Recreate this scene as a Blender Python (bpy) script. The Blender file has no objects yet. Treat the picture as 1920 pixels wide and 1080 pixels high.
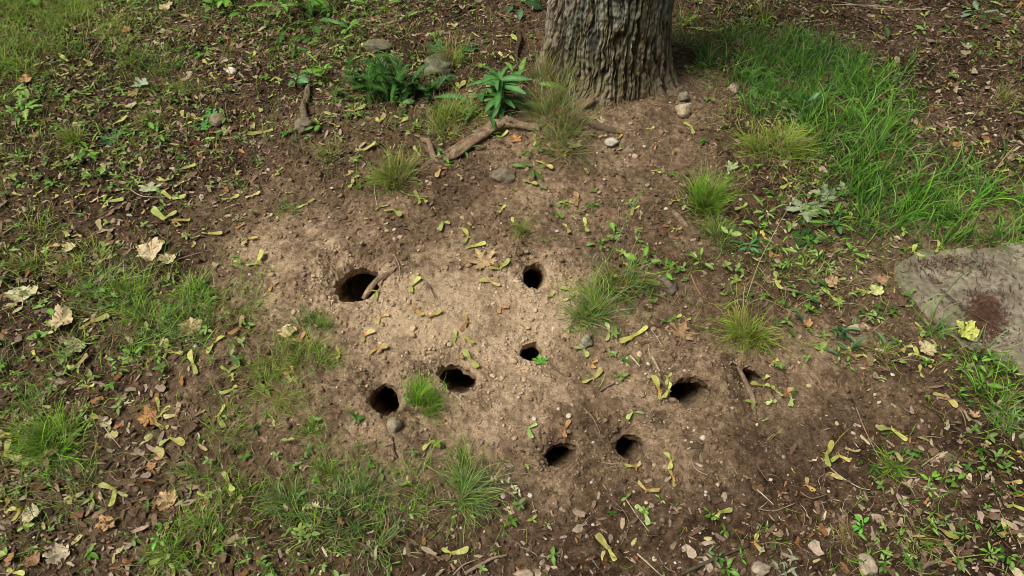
import bpy, math, random
import numpy as np
from mathutils import Vector, Matrix
random.seed(7); RNG = np.random.default_rng(11)
SC = bpy.context.scene; COL = SC.collection
R = math.radians

# ------------------------------------------------------------ camera
CAM_H, PITCH, FPX = 1.35, R(48), 1387.0          # height, look-down angle, focal length in 1920-wide pixels
cam = bpy.data.objects.new('camera', bpy.data.cameras.new('camera')); COL.objects.link(cam)
cam.location = (0, 0, CAM_H); cam.rotation_euler = (math.pi/2-PITCH, 0, 0)
cam.data.sensor_width = 36; cam.data.lens = FPX/1920*36; cam.data.clip_start = .02; cam.data.clip_end = 500
SC.camera = cam
# ------------------------------------------------------------ world, sun, exposure
SUN_EL, SUN_ROT = R(62), R(-112)
w = bpy.data.worlds.new('World'); SC.world = w; w.use_nodes = True
nt = w.node_tree; bgn = nt.nodes['Background']
sky = nt.nodes.new('ShaderNodeTexSky'); sky.sky_type = 'NISHITA'; sky.sun_disc = False
sky.sun_elevation = SUN_EL; sky.sun_rotation = SUN_ROT; sky.air_density = 1.0; sky.dust_density = 4.0; sky.ozone_density = .6
hs = nt.nodes.new('ShaderNodeHueSaturation'); hs.inputs['Saturation'].default_value = .35     # thin even cloud: greyer than a clear sky
nt.links.new(sky.outputs[0], hs.inputs['Color']); nt.links.new(hs.outputs[0], bgn.inputs[0]); bgn.inputs[1].default_value = 0.042
sl = bpy.data.lights.new('sun', 'SUN'); sl.energy = 3.9; sl.angle = R(26); sl.color = (1, .93, .80)
so = bpy.data.objects.new('sun', sl); COL.objects.link(so)
sdir = Vector((math.sin(SUN_ROT)*math.cos(SUN_EL), math.cos(SUN_ROT)*math.cos(SUN_EL), math.sin(SUN_EL)))
so.rotation_euler = sdir.to_track_quat('Z', 'Y').to_euler(); so.location = (0, 0, 5)
SC.view_settings.view_transform = 'Standard'; SC.view_settings.look = 'None'
SC.cycles.filter_width = 0.9
SC.view_settings.exposure = 0.26; SC.view_settings.gamma = 1

# ------------------------------------------------------------ noise
def _hash(ix, iy, seed):
    h = (ix.astype(np.int64)*374761393 + iy.astype(np.int64)*668265263 + seed*974634777) & 0xFFFFFFFF
    h = ((h ^ (h >> 13))*1274126177) & 0xFFFFFFFF
    h = ((h ^ (h >> 16))*2246822519) & 0xFFFFFFFF
    return ((h ^ (h >> 15)) & 0xFFFFFF)/float(0xFFFFFF)
def vn(x, y, seed=0):
    x = np.asarray(x, float); y = np.asarray(y, float)
    ix = np.floor(x); iy = np.floor(y); fx = x-ix; fy = y-iy
    fx = fx*fx*(3-2*fx); fy = fy*fy*(3-2*fy)
    a = _hash(ix, iy, seed); b = _hash(ix+1, iy, seed); c = _hash(ix, iy+1, seed); d = _hash(ix+1, iy+1, seed)
    return (a+(b-a)*fx+(c-a)*fy+(a-b-c+d)*fx*fy)*2-1
def fbm(x, y, seed=0, octv=3, gain=.5):
    s = 0; a = 1; t = 0
    for k in range(octv):
        s = s+a*vn(x*2**k+k*17.3, y*2**k-k*9.1, seed+k); t += a; a *= gain
    return s/t
def sstep(a, b, x):
    t = np.clip((x-a)/(b-a), 0, 1); return t*t*(3-2*t)

# ------------------------------------------------------------ photo <-> ground survey
SP, CP = math.sin(PITCH), math.cos(PITCH)
def ray(px, py):
    u = (np.asarray(px, float)-960)/FPX; v = (np.asarray(py, float)-540)/FPX
    return u, CP-v*SP, -SP-v*CP
def flat(px, py, z=0.):
    dx, dy, dz = ray(px, py); t = (z-CAM_H)/dz
    return dx*t, dy*t
def proj(x, y, z=0.):
    d = y*CP+(CAM_H-z)*SP; v = (-y*SP+(CAM_H-z)*CP)
    return 960+FPX*x/d, 540+FPX*v/d
def ppm(px, py):                                   # picture pixels per metre there
    x, y = flat(px, py); return FPX/(y*CP+CAM_H*SP)
# holes: x, y, half width, half height (px), turn
HOLES_PX = [(668,524,43,31,.1),(1003,516,23,20,0),(997,657,22,18,0),(854,707,42,18,-.62),(720,748,27,29,.25),
            (1300,738,37,30,.7),(1406,718,23,14,0),(1053,850,28,21,0),(1184,838,26,24,.3)]
HOLES = []
for hx, hy, hw, hh, tn in HOLES_PX:
    x, y = flat(hx, hy); s = ppm(hx, hy); el = math.atan2(CAM_H, y)
    HOLES.append((float(x), float(y), hw/s*1.03, hh/s/math.sin(el)*(1.22 if hh > 17 else 1.45), tn))
TREE = flat(1128, 152); SLC = [float(q) for q in flat(1870, 585)]
TREE = (float(TREE[0]), float(TREE[1]))
ROOTY = float(flat(900, 265)[1])
def hmac(x, y):
    x = np.asarray(x, float); y = np.asarray(y, float)
    z = .055*np.exp(-(((x-TREE[0])/.42)**2+((y-TREE[1])/.42)**2))
    led = sstep(ROOTY-.10, ROOTY+.03, y+.05*vn(x*3, y*3, 5))*np.exp(-((x-.05)/.55)**2)
    z = z+.028*led
    z = z+.016*vn(x*2.1+3, y*2.1, 1)+.009*vn(x*5.5, y*5.5+7, 2)
    for (a, b, ra, rb, tn) in HOLES:
        d2 = ((x-a)/(ra*2.3))**2+((y-b)/(rb*2.3))**2
        z = z+.014*np.exp(-d2)
    c = np.exp(-(np.clip(np.hypot((x-SLC[0])/.42, (y-SLC[1])/.30)-.8, 0, 9)/.35)**2)     # level bed round the slab
    return z*(1-c)+.004*c
def hgt(x, y):
    x = np.asarray(x, float); y = np.asarray(y, float)
    rough = .55+.45*vn(x*4, y*4, 31)
    z = hmac(x, y)+.0075*fbm(x*24, y*24, 3, 3, .65)+.0045*np.abs(vn(x*55, y*55, 8))*rough-.0034*np.abs(vn(x*88+3, y*88, 14))
    lump = np.clip(fbm(x*40, y*40, 12, 2)-.08, 0, 1)
    return z+.011*lump*rough+.0026*vn(x*130, y*130, 9)
def at(px, py):
    z = 0.
    for _ in range(7):
        x, y = flat(px, py, z); z = hmac(x, y)
    z = hgt(x, y)
    if np.ndim(px) == 0: return float(x), float(y), float(z)
    return x, y, z
def grid(rows):
    return np.array([[float(c) for c in r.split()] for r in rows.strip().split('\n')])/9.
SAND = grid('''0 0 1 1 1 1 1 1 1 2 2 1 1 2 2 2
0 0 1 1 1 1 1 1 2 6 5 3 1 0 1 1
1 1 1 2 2 3 3 4 6 4 4 3 1 0 1 1
2 2 2 3 6 6 5 4 4 4 3 2 2 2 3 3
1 1 2 4 8 9 9 8 9 4 3 3 3 3 4 4
2 2 3 3 4 6 8 8 9 6 4 4 6 4 3 2
2 2 3 4 4 5 6 7 6 6 6 5 5 4 3 2
2 2 2 2 3 3 3 4 5 3 3 3 2 1 1 1
2 2 2 2 1 1 1 2 2 1 1 1 1 1 0 0''')
LITT = grid('''4 6 8 8 8 8 8 8 5 5 5 6 6 8 7 7
4 6 7 8 8 7 6 5 4 1 2 4 5 5 8 8
7 7 8 7 6 5 5 4 3 3 4 5 6 4 8 8
6 6 5 4 3 3 4 4 4 4 5 6 7 6 5 5
6 7 6 3 1 0 1 0 0 3 4 4 6 7 2 2
8 8 6 4 2 2 0 0 0 3 5 3 3 6 4 3
8 8 7 3 1 1 1 1 1 2 2 2 2 3 5 6
9 8 6 4 3 3 3 3 2 5 5 4 5 6 7 8
9 8 6 6 7 7 7 6 5 8 8 7 8 9 9 9''')
GREEN = grid('''9 7 5 5 7 6 4 3 0 0 0 6 3 1 2 3
7 6 6 4 5 6 6 5 1 0 0 5 7 4 1 3
7 6 5 4 2 3 2 1 1 1 1 3 6 4 1 3
5 3 3 2 0 0 0 0 1 1 2 4 6 4 3 3
6 7 7 4 0 0 0 0 0 3 4 4 7 6 1 2
5 5 6 5 3 0 0 0 0 3 1 1 3 4 3 4
6 4 3 3 2 1 2 0 0 0 0 1 1 1 2 6
5 3 3 4 4 4 5 2 0 0 0 0 1 3 3 4
3 3 3 5 4 4 3 2 1 1 1 2 2 3 5 5''')
def gsamp(G, x, y):
    px, py = proj(x, y)
    a = np.clip(px/120-.5, 0, 14.999); b = np.clip(py/120-.5, 0, 7.999)
    i = a.astype(int); j = b.astype(int); fa = a-i; fb = b-j
    return (G[j, i]*(1-fa)+G[j, i+1]*fa)*(1-fb)+(G[j+1, i]*(1-fa)+G[j+1, i+1]*fa)*fb

# ------------------------------------------------------------ mesh + object helpers
def mesh_np(name, V, F, mat=None, col=None, smooth=True, attrs=None):
    me = bpy.data.meshes.new(name); V = np.asarray(V, np.float32); F = np.asarray(F, np.int32)
    k = F.shape[1]
    me.vertices.add(len(V)); me.vertices.foreach_set('co', V.ravel())
    me.loops.add(F.size); me.loops.foreach_set('vertex_index', F.ravel())
    me.polygons.add(len(F)); me.polygons.foreach_set('loop_start', np.arange(0, F.size, k, dtype=np.int32))
    me.polygons.foreach_set('use_smooth', np.full(len(F), smooth))
    me.update(calc_edges=True)
    if col is not None:
        c = np.ones((len(V), 4), np.float32); c[:, :3] = col
        at_ = me.color_attributes.new('Col', 'FLOAT_COLOR', 'POINT'); at_.data.foreach_set('color', c.ravel())
    for n, a in (attrs or {}).items():
        q = me.attributes.new(n, 'FLOAT', 'POINT'); q.data.foreach_set('value', np.asarray(a, np.float32))
    if mat: me.materials.append(mat)
    return me
def merge(parts):
    V, F, C, o = [], [], [], 0
    for v, f, c in parts:
        V.append(v); F.append(np.asarray(f)+o); C.append(np.broadcast_to(c, v.shape)); o += len(v)
    return np.concatenate(V), np.concatenate(F), np.concatenate(C)
def link(name, data, parent=None, M=None):
    o = bpy.data.objects.new(name, data); COL.objects.link(o)
    if parent: o.parent = parent
    if M is not None: o.matrix_local = M
    return o
def tag(o, label=None, cat=None, group=None, kind=None):
    if label: o['label'] = label
    if cat: o['category'] = cat
    if group: o['group'] = group
    if kind: o['kind'] = kind
    return o
def tris(F):                                        # quads/tris -> quads padded as triangles
    return np.asarray(F)

def place_many(T, F, P, Rm, S, C):                  # stamp one template many times: P Nx3, Rm Nx3x3, S Nx3, C Nx3
    N = len(P); k = len(T)
    v = T[None]*S[:, None, :]
    v = np.einsum('nij,nkj->nki', Rm, v)+P[:, None, :]
    f = (np.asarray(F)[None]+(np.arange(N)*k)[:, None, None]).reshape(-1, np.asarray(F).shape[1])
    return v.reshape(-1, 3), f, np.repeat(C, k, 0)
def rotm(az, pitch, roll):
    ca, sa, cp, sp, cr, sr = np.cos(az), np.sin(az), np.cos(pitch), np.sin(pitch), np.cos(roll), np.sin(roll)
    o = np.zeros_like(az); l = o+1
    Z = np.stack([ca,-sa,o, sa,ca,o, o,o,l], -1).reshape(-1,3,3)
    Y = np.stack([cp,o,sp, o,l,o, -sp,o,cp], -1).reshape(-1,3,3)
    X = np.stack([l,o,o, o,cr,-sr, o,sr,cr], -1).reshape(-1,3,3)
    return Z@Y@X

# ------------------------------------------------------------ materials
def mk(name):
    m = bpy.data.materials.new(name); m.use_nodes = True
    return m, m.node_tree, m.node_tree.nodes['Principled BSDF']
def N(nt, t, **kw):
    n = nt.nodes.new(t)
    for k, v in kw.items():
        if k in n.inputs: n.inputs[k].default_value = v
        else: setattr(n, k, v)
    return n
def ramp(nt, fac, stops):
    r = nt.nodes.new('ShaderNodeValToRGB'); e = r.color_ramp.elements
    e[0].position, e[0].color = stops[0][0], (*stops[0][1], 1); e[1].position, e[1].color = stops[-1][0], (*stops[-1][1], 1)
    for p, c in stops[1:-1]:
        x = e.new(p); x.color = (*c, 1)
    nt.links.new(fac, r.inputs[0]); return r.outputs[0]
def mix(nt, fac, a, b, mode='MIX'):
    m = nt.nodes.new('ShaderNodeMix'); m.data_type = 'RGBA'; m.blend_type = mode
    for s, i in ((fac, 0), (a, 6), (b, 7)):
        if hasattr(s, 'links'): nt.links.new(s, m.inputs[i])
        else: m.inputs[i].default_value = s if i == 0 else (*s, 1)
    return m.outputs[2]
def mnoise(nt, sc, det=4, rough=.6, vec=None, out=0):
    n = N(nt, 'ShaderNodeTexNoise', Scale=sc, Detail=det, Roughness=rough)
    if vec is not None: nt.links.new(vec, n.inputs['Vector'])
    return n.outputs[out]
def math_(nt, op, a, b=None):
    m = nt.nodes.new('ShaderNodeMath'); m.operation = op
    for i, s in ((0, a), (1, b)):
        if s is None: continue
        if hasattr(s, 'links'): nt.links.new(s, m.inputs[i])
        else: m.inputs[i].default_value = s
    return m.outputs[0]
def bump(nt, h, b, strength, dist, prev=None):
    n = N(nt, 'ShaderNodeBump', Strength=strength, Distance=dist); nt.links.new(h, n.inputs['Height'])
    if prev is not None: nt.links.new(prev, n.inputs['Normal'])
    nt.links.new(n.outputs[0], b.inputs['Normal']); return n.outputs[0]

def soil_material():
    m, nt, b = mk('soil'); geo = N(nt, 'ShaderNodeNewGeometry'); P = geo.outputs['Position']
    a = N(nt, 'ShaderNodeAttribute', attribute_name='sand').outputs['Fac']
    n1 = mnoise(nt, 9, 5, .65, P); n2 = mnoise(nt, 60, 5, .7, P); n3 = mnoise(nt, 300, 5, .8, P)
    f = math_(nt, 'ADD', a, math_(nt, 'MULTIPLY', math_(nt, 'SUBTRACT', n1, .5), .7))
    f = math_(nt, 'ADD', f, math_(nt, 'MULTIPLY', math_(nt, 'SUBTRACT', n2, .5), 1.25))
    base = ramp(nt, f, [(.0, (.034,.021,.012)), (.22, (.095,.060,.036)), (.5, (.195,.134,.084)), (.78, (.385,.28,.18)), (1, (.56,.425,.285))])
    base = mix(nt, 1, base, ramp(nt, n3, [(.28, (.42,.38,.36)), (.5, (1,1,1)), (.72, (1.45,1.43,1.4))]), 'MULTIPLY')
    vo = N(nt, 'ShaderNodeTexVoronoi', Scale=210.); nt.links.new(P, vo.inputs['Vector'])
    sep = N(nt, 'ShaderNodeSeparateColor'); nt.links.new(vo.outputs['Color'], sep.inputs[0])
    pick = math_(nt, 'MULTIPLY', math_(nt, 'GREATER_THAN', sep.outputs[0], .86), math_(nt, 'LESS_THAN', vo.outputs['Distance'], .33))
    base = mix(nt, math_(nt, 'MULTIPLY', pick, .8), base, ramp(nt, sep.outputs[1], [(0, (.05,.03,.02)), (.5, (.22,.16,.11)), (1, (.45,.38,.29))]))
    nt.links.new(base, b.inputs['Base Color']); b.inputs['Roughness'].default_value = .95
    b.inputs['Specular IOR Level'].default_value = .12
    p = bump(nt, n2, b, 1., .011); p = bump(nt, n3, b, 1., .0035, p)
    v2 = N(nt, 'ShaderNodeTexVoronoi', Scale=120.); nt.links.new(P, v2.inputs['Vector'])
    bump(nt, v2.outputs['Distance'], b, -.5, .004, p) if False else None
    return m
def vc_material(name, rough=.7, trans=0., spec=.25, nsc=120, namt=.35, bdist=.0006, vein=False):
    m, nt, b = mk(name)
    c = N(nt, 'ShaderNodeAttribute', attribute_name='Col').outputs['Color']
    geo = N(nt, 'ShaderNodeNewGeometry'); n = mnoise(nt, nsc, 4, .65, geo.outputs['Position'])
    k = ramp(nt, n, [(.3, (1-namt,)*3), (.7, (1+namt*.6,)*3)])
    c = mix(nt, 1, c, k, 'MULTIPLY'); nt.links.new(c, b.inputs['Base Color'])
    b.inputs['Roughness'].default_value = rough; b.inputs['Specular IOR Level'].default_value = spec
    bump(nt, n, b, .6, bdist)
    if trans:
        t = N(nt, 'ShaderNodeBsdfTranslucent'); nt.links.new(c, t.inputs[0])
        ms = N(nt, 'ShaderNodeMixShader'); ms.inputs[0].default_value = trans
        nt.links.new(b.outputs[0], ms.inputs[1]); nt.links.new(t.outputs[0], ms.inputs[2])
        nt.links.new(ms.outputs[0], nt.nodes['Material Output'].inputs[0])
    return m
M_SOIL = soil_material()
M_LITTER = vc_material('dead_leaf', .8, 0, .2, 160)
M_GRASS = vc_material('grass_blade', .5, .3, .3, 40, .25, .0002)
M_LEAF = vc_material('green_leaf', .5, .22, .35, 90, .3, .0008)
M_DRY = vc_material('dried_leaf', .75, .12, .2, 110, .4, .0012)
M_STONE = vc_material('pebble_stone', .75, 0, .3, 190, .35, .0012)
M_ROCK = vc_material('rough_stone', .9, 0, .2, 70, .5, .003)
M_CLOD = vc_material('soil_clod', .95, 0, .1, 300, .5, .001)
M_WOOD = vc_material('dead_wood', .85, 0, .2, 150, .45, .0015)
def key_material(name, wing, seedc, blush):
    m, nt, b = mk(name)
    f = N(nt, 'ShaderNodeAttribute', attribute_name='along').outputs['Fac']
    v = N(nt, 'ShaderNodeAttribute', attribute_name='vein').outputs['Fac']
    oi = N(nt, 'ShaderNodeObjectInfo').outputs['Random']
    geo = N(nt, 'ShaderNodeNewGeometry'); n = mnoise(nt, 75, 3, .6, geo.outputs['Position'])
    base = ramp(nt, f, [(0, seedc), (.22, seedc), (.42, wing), (1, tuple(min(1, c*1.08) for c in wing))])
    base = mix(nt, ramp(nt, n, [(.5, (0,0,0)), (.72, (.75,.75,.75))]), base, blush)
    base = mix(nt, math_(nt, 'MULTIPLY', v, .38), base, tuple(c*.5 for c in wing))
    sp = mnoise(nt, 240, 3, .7, geo.outputs['Position']); base = mix(nt, ramp(nt, sp, [(.60, (0,0,0)), (.72, (.6,.6,.6))]), base, (.26,.15,.06))
    k = math_(nt, 'ADD', math_(nt, 'MULTIPLY', oi, .5), .68)
    hsv = N(nt, 'ShaderNodeHueSaturation'); nt.links.new(math_(nt, 'ADD', math_(nt, 'MULTIPLY', math_(nt, 'FRACT', math_(nt, 'MULTIPLY', oi, 7.3)), .05), .475), hsv.inputs['Hue']); nt.links.new(base, hsv.inputs['Color']); nt.links.new(k, hsv.inputs['Value'])
    base = hsv.outputs[0]
    nt.links.new(base, b.inputs['Base Color']); b.inputs['Roughness'].default_value = .5; b.inputs['Specular IOR Level'].default_value = .35
    bump(nt, v, b, .35, .0006)
    t = N(nt, 'ShaderNodeBsdfTranslucent'); nt.links.new(base, t.inputs[0])
    ms = N(nt, 'ShaderNodeMixShader'); ms.inputs[0].default_value = .2
    nt.links.new(b.outputs[0], ms.inputs[1]); nt.links.new(t.outputs[0], ms.inputs[2])
    nt.links.new(ms.outputs[0], nt.nodes['Material Output'].inputs[0])
    return m
KEYM = {'y': key_material('key_yellow_green', (.49,.54,.14), (.34,.36,.08), (.52,.40,.16)),
        'g': key_material('key_pale_green', (.44,.58,.20), (.30,.42,.10), (.52,.56,.20)),
        't': key_material('key_pale_tan', (.60,.50,.26), (.48,.38,.16), (.46,.30,.13)),
        'o': key_material('key_orange_brown', (.50,.30,.12), (.36,.19,.07), (.55,.40,.16)),
        'm': key_material('key_yellow_orange', (.54,.50,.16), (.44,.26,.08), (.50,.27,.09))}
KCOL = {'y': 'yellow-green', 'g': 'pale green', 't': 'pale tan', 'o': 'orange-brown', 'm': 'yellow and orange'}

# ------------------------------------------------------------ ground with burrows
GX0, GX1, GY0, GY1, ST = -2.5, 2.5, .2, 3.4, .004
nx = int(round((GX1-GX0)/ST)); ny = int(round((GY1-GY0)/ST))
def sandv(x, y):
    s = gsamp(SAND, x+.05*vn(x*7, y*7, 41), y+.06*vn(x*7, y*7, 42))
    return np.clip(s*.95+.03+.20*fbm(x*6, y*6, 43, 3)+.26*(.4+s)*fbm(x*21, y*21, 45, 4, .65)+.02, 0, 1)
def burrow_warp(x, y, z):
    """moves sheet points near a burrow mouth down and under; returns new xyz and ring value (<1 inside the tunnel)"""
    X, Y, Z = x.copy(), y.copy(), z.copy(); T = np.full(x.shape, 9.)
    for i, (a, b, ra, rb, tn) in enumerate(HOLES):
        dx, dy = x-a, y-b; c, s = math.cos(tn), math.sin(tn)
        qx, qy = (dx*c+dy*s)/ra, (-dx*s+dy*c)/rb
        r = np.hypot(qx, qy); m = r < 2.6
        if not m.any(): continue
        r = r[m]; xx, yy = x[m], y[m]
        r = r*(1+.13*vn(xx*32+i*9, yy*32, 61)+.07*vn(xx*95, yy*95, 62)+.04*vn(xx*210, yy*210, 64))+1e-5
        far = np.clip((dx[m]*-.55+dy[m]*.8)/max(ra, rb)/2+.5, 0, 1)      # funnel is broader on the far-left side
        Rm = min(ra, rb); w0 = 1.38+.95*far
        fun = np.clip((w0-r)/(w0-1+1e-6), 0, 1)
        depth = Rm*(.20+.60*far)*fun**1.8
        t = np.clip(1-r, 0, 1)
        D = .26 if i != 6 else .10
        d2 = D*np.clip(t/.7, 0, 1)**1.55
        rho = np.where(t > 0, np.where(t < .7, 1+.06*t, 1.042*np.clip((1-t)/.3, 0, 1)), r)
        k = np.where(r < 1, rho/np.maximum(r, 1e-4), 1)
        nxx = a+(xx-a)*k; nyy = b+(yy-b)*k
        dd = depth+d2
        sh = .26*np.minimum(d2, .03)+.95*np.clip(d2-.03, 0, 1)
        wob = .004*vn(xx*60, yy*60+dd*80, 63)*(r < 1.3)
        X[m] = nxx+wob-.12*sh; Y[m] = nyy+sh+wob; Z[m] = z[m]-dd
        T[m] = np.minimum(T[m], r)
    return X, Y, Z, T
def build_ground():
    gx = GX0+ST*np.arange(nx+1); gy = GY0+ST*np.arange(ny+1)
    x, y = np.meshgrid(gx, gy); z = hgt(x, y); ss = sandv(x, y)
    X, Y, Z, T = burrow_warp(x, y, z)
    idx = np.arange((nx+1)*(ny+1)).reshape(ny+1, nx+1)
    keep = np.ones((ny, nx), bool)
    V = [np.stack([X, Y, Z], -1).reshape(-1, 3)]; S = [ss.ravel()]; off = V[0].shape[0]; Fx = []; burrows = []
    K = 4
    for i, (a, b, ra, rb, tn) in enumerate(HOLES):
        m = max(ra, rb)*1.75+.01
        i0 = int((a-m-GX0)/ST); i1 = int((a+m-GX0)/ST)+1; j0 = int((b-m-GY0)/ST); j1 = int((b+m-GY0)/ST)+1
        keep[j0:j1, i0:i1] = False
        fx = GX0+ST*(i0+np.arange((i1-i0)*K+1)/K); fy = GY0+ST*(j0+np.arange((j1-j0)*K+1)/K)
        px, py = np.meshgrid(fx, fy); pz = hgt(px, py); ps = sandv(px, py)
        PX, PY, PZ, PT = burrow_warp(px, py, pz)
        G = np.stack([PX, PY, PZ], -1)
        C = np.stack([X, Y, Z], -1)                         # stitch the patch edge onto the coarse sheet
        for (jj, line) in ((0, C[j0, i0:i1+1]), (-1, C[j1, i0:i1+1])):
            t = np.arange((i1-i0)*K+1)/K
            for q in range(3): G[jj, :, q] = np.interp(t, np.arange(i1-i0+1), line[:, q])
        for (ii, line) in ((0, C[j0:j1+1, i0]), (-1, C[j0:j1+1, i1])):
            t = np.arange((j1-j0)*K+1)/K
            for q in range(3): G[:, ii, q] = np.interp(t, np.arange(j1-j0+1), line[:, q])
        h, wd = PT.shape; pid = np.arange(h*wd).reshape(h, wd)
        F = np.stack([pid[:-1, :-1], pid[:-1, 1:], pid[1:, 1:], pid[1:, :-1]], -1).reshape(-1, 4)
        inside = (PT.ravel()[F] < 1.0).all(1)
        Fx.append(F[~inside]+off); V.append(G.reshape(-1, 3)); S.append(ps.ravel()); off += h*wd
        Fi = F[inside]; u, inv = np.unique(Fi, return_inverse=True)
        burrows.append((G.reshape(-1, 3)[u], inv.reshape(-1, 4), ps.ravel()[u]))
    F = np.stack([idx[:-1, :-1], idx[:-1, 1:], idx[1:, 1:], idx[1:, :-1]], -1)[keep].reshape(-1, 4)
    # the wider ground round about, out to the horizon, starting just under the edge of the fine sheet
    rings = [(.04, -.03), (-1.2, -.03), (-6, -.05), (-60, -.3)]; o = off; rv = []
    for (e, zz) in rings:
        for q in range(40):
            s_, t_ = divmod(q, 10); f = t_/10
            x0, x1, y0, y1 = GX0+e, GX1-e, GY0+e, GY1-e
            p = [(x0+(x1-x0)*f, y0), (x1, y0+(y1-y0)*f), (x1-(x1-x0)*f, y1), (x0, y1-(y1-y0)*f)][s_]
            rv.append((*p, zz-.0))
    rv = np.array(rv); V.append(rv); S.append(np.full(len(rv), .15))
    rf = [(o+k*40+q, o+k*40+(q+1) % 40, o+(k+1)*40+(q+1) % 40, o+(k+1)*40+q) for k in range(3) for q in range(40)]
    rf = np.array(rf)[:, ::-1]
    F = np.concatenate([F]+Fx+[rf]); V = np.concatenate(V); S = np.concatenate(S)
    tag(link('ground', mesh_np('ground', V, F, M_SOIL, attrs={'sand': S})), kind='structure')
    names = ['largest burrow hole in pale dry soil, bare root across its right rim',
             'round burrow hole with smooth rim, right of the dried tan maple leaf',
             'burrow hole with a small green maple leaf on its lower lip',
             'slanting oblong burrow hole beside a long yellow-green maple key and dry stalk',
             'burrow hole just left of the dense bright green grass tuft',
             'egg-shaped burrow hole in packed grey-brown soil, larger of the right-hand pair',
             'small half-collapsed burrow hole partly covered by yellow-green maple keys',
             'low wide burrow hole below the orange curled key, left of the bottom pair',
             'burrow hole with a ragged notched top, right of the bottom pair']
    for (v, f, s), lb in zip(burrows, names):
        c = v[np.argmax(v[:, 2])].copy(); c[:2] = v[:, :2].mean(0)
        o = link('burrow_hole', mesh_np('burrow_hole', v-c, f, M_SOIL, attrs={'sand': s})); o.location = c
        tag(o, lb, 'hole', 'burrow holes dug in the bare soil')
build_ground()

# ------------------------------------------------------------ labels: what stands nearest
LM = [((668,524),'the largest burrow hole'), ((1003,516),'the smooth round burrow hole'), ((997,665),'the hole with the green leaf'),
      ((855,708),'the slanting oblong burrow hole'), ((720,748),'the hole beside the bright tuft'), ((1298,740),'the egg-shaped burrow hole'),
      ((1118,850),'the bottom pair of holes'), ((1139,130),'the tree trunk'), ((900,262),'the gnarled surface root'),
      ((1820,560),'the flat concrete slab'), ((1405,610),'the round yellow-green tuft'), ((735,145),'the feathery dark green weed'),
      ((935,165),'the tall pointed-leaf weed'), ((1640,300),'the long lush grass'), ((1512,392),'the drooping silver-green leaf'),
      ((0,0),'the upper left corner'), ((1920,0),'the upper right corner'), ((0,1080),'the lower left corner'), ((1920,1080),'the lower right corner'),
      ((0,540),'the left picture edge'), ((320,0),'the upper left picture edge'), ((575,225),'the knobbly root end'), ((285,477),'the pale crumpled leaf'), ((855,930),'the sprawling grass tuft'),
      ((110,790),'the tall leaning grass tuft'), ((280,785),'the orange folded leaf'), ((1277,625),'the brown five-lobed leaf'), ((1685,860),'the small fresh green tuft'),
      ((1628,1058),'the blocky tan stone'), ((960,1080),'the bottom picture edge'), ((750,300),'the bushy tuft below root'), ((270,590),'the wide grass clump'), ((500,940),'the fine grass wisps')]
ORD = ['', 'second', 'third', 'fourth', 'fifth', 'sixth', 'seventh', 'eighth', 'ninth', 'tenth', 'eleventh', 'twelfth']
PENDING = []
def want(o, px, py, desc, cat, group, kind_key=None):
    PENDING.append((o, px, py, desc, cat, group, kind_key or cat))
def settle_labels():
    G = {}
    for o, px, py, desc, cat, group, kk in PENDING:
        d = [math.hypot(px-a[0], (py-a[1])*1.25) for a, _ in LM]; i = int(np.argmin(d)); a, nm = LM[i]
        dx, dy = px-a[0], py-a[1]
        if 'corner' in nm or 'edge' in nm or 'pair' in nm or d[i] < 22: dr = 'near'
        elif abs(dx) > 2.2*abs(dy): dr = 'right of' if dx > 0 else 'left of'
        elif abs(dy) > 2.2*abs(dx): dr = 'below' if dy > 0 else 'above'
        else: dr = ('below right of' if dx > 0 else 'below left of') if dy > 0 else ('above right of' if dx > 0 else 'above left of')
        G.setdefault((desc, dr, nm), []).append((d[i], id(o), o, cat, group))
    for (desc, dr, nm), L in G.items():
        L.sort(key=lambda t: t[:2])
        for k, (_, _, o, cat, group) in enumerate(L):
            lb = f'{desc} {dr} {nm}'
            if len(L) > 1: lb += ', closest' if k == 0 else f', {ORD[min(k,11)]} closest'
            tag(o, lb, cat, group)

# ------------------------------------------------------------ tree
def bark_material():
    m, nt, b = mk('bark'); geo = N(nt, 'ShaderNodeNewGeometry'); P = geo.outputs['Position']
    c = N(nt, 'ShaderNodeAttribute', attribute_name='Col').outputs['Color']
    mp = N(nt, 'ShaderNodeMapping'); mp.inputs['Scale'].default_value = (1, 1, .25); nt.links.new(P, mp.inputs['Vector'])
    n1 = mnoise(nt, 170, 5, .7, mp.outputs[0]); n2 = mnoise(nt, 45, 4, .6, P)
    c = mix(nt, 1, c, ramp(nt, n1, [(.3, (.5,.5,.5)), (.7, (1.4,1.4,1.4))]), 'MULTIPLY')
    nt.links.new(c, b.inputs['Base Color']); b.inputs['Roughness'].default_value = .95; b.inputs['Specular IOR Level'].default_value = .1
    p = bump(nt, n1, b, .8, .003); bump(nt, n2, b, .4, .003, p)
    return m
M_BARK = bark_material()
TZ = float(hmac(*TREE))
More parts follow.
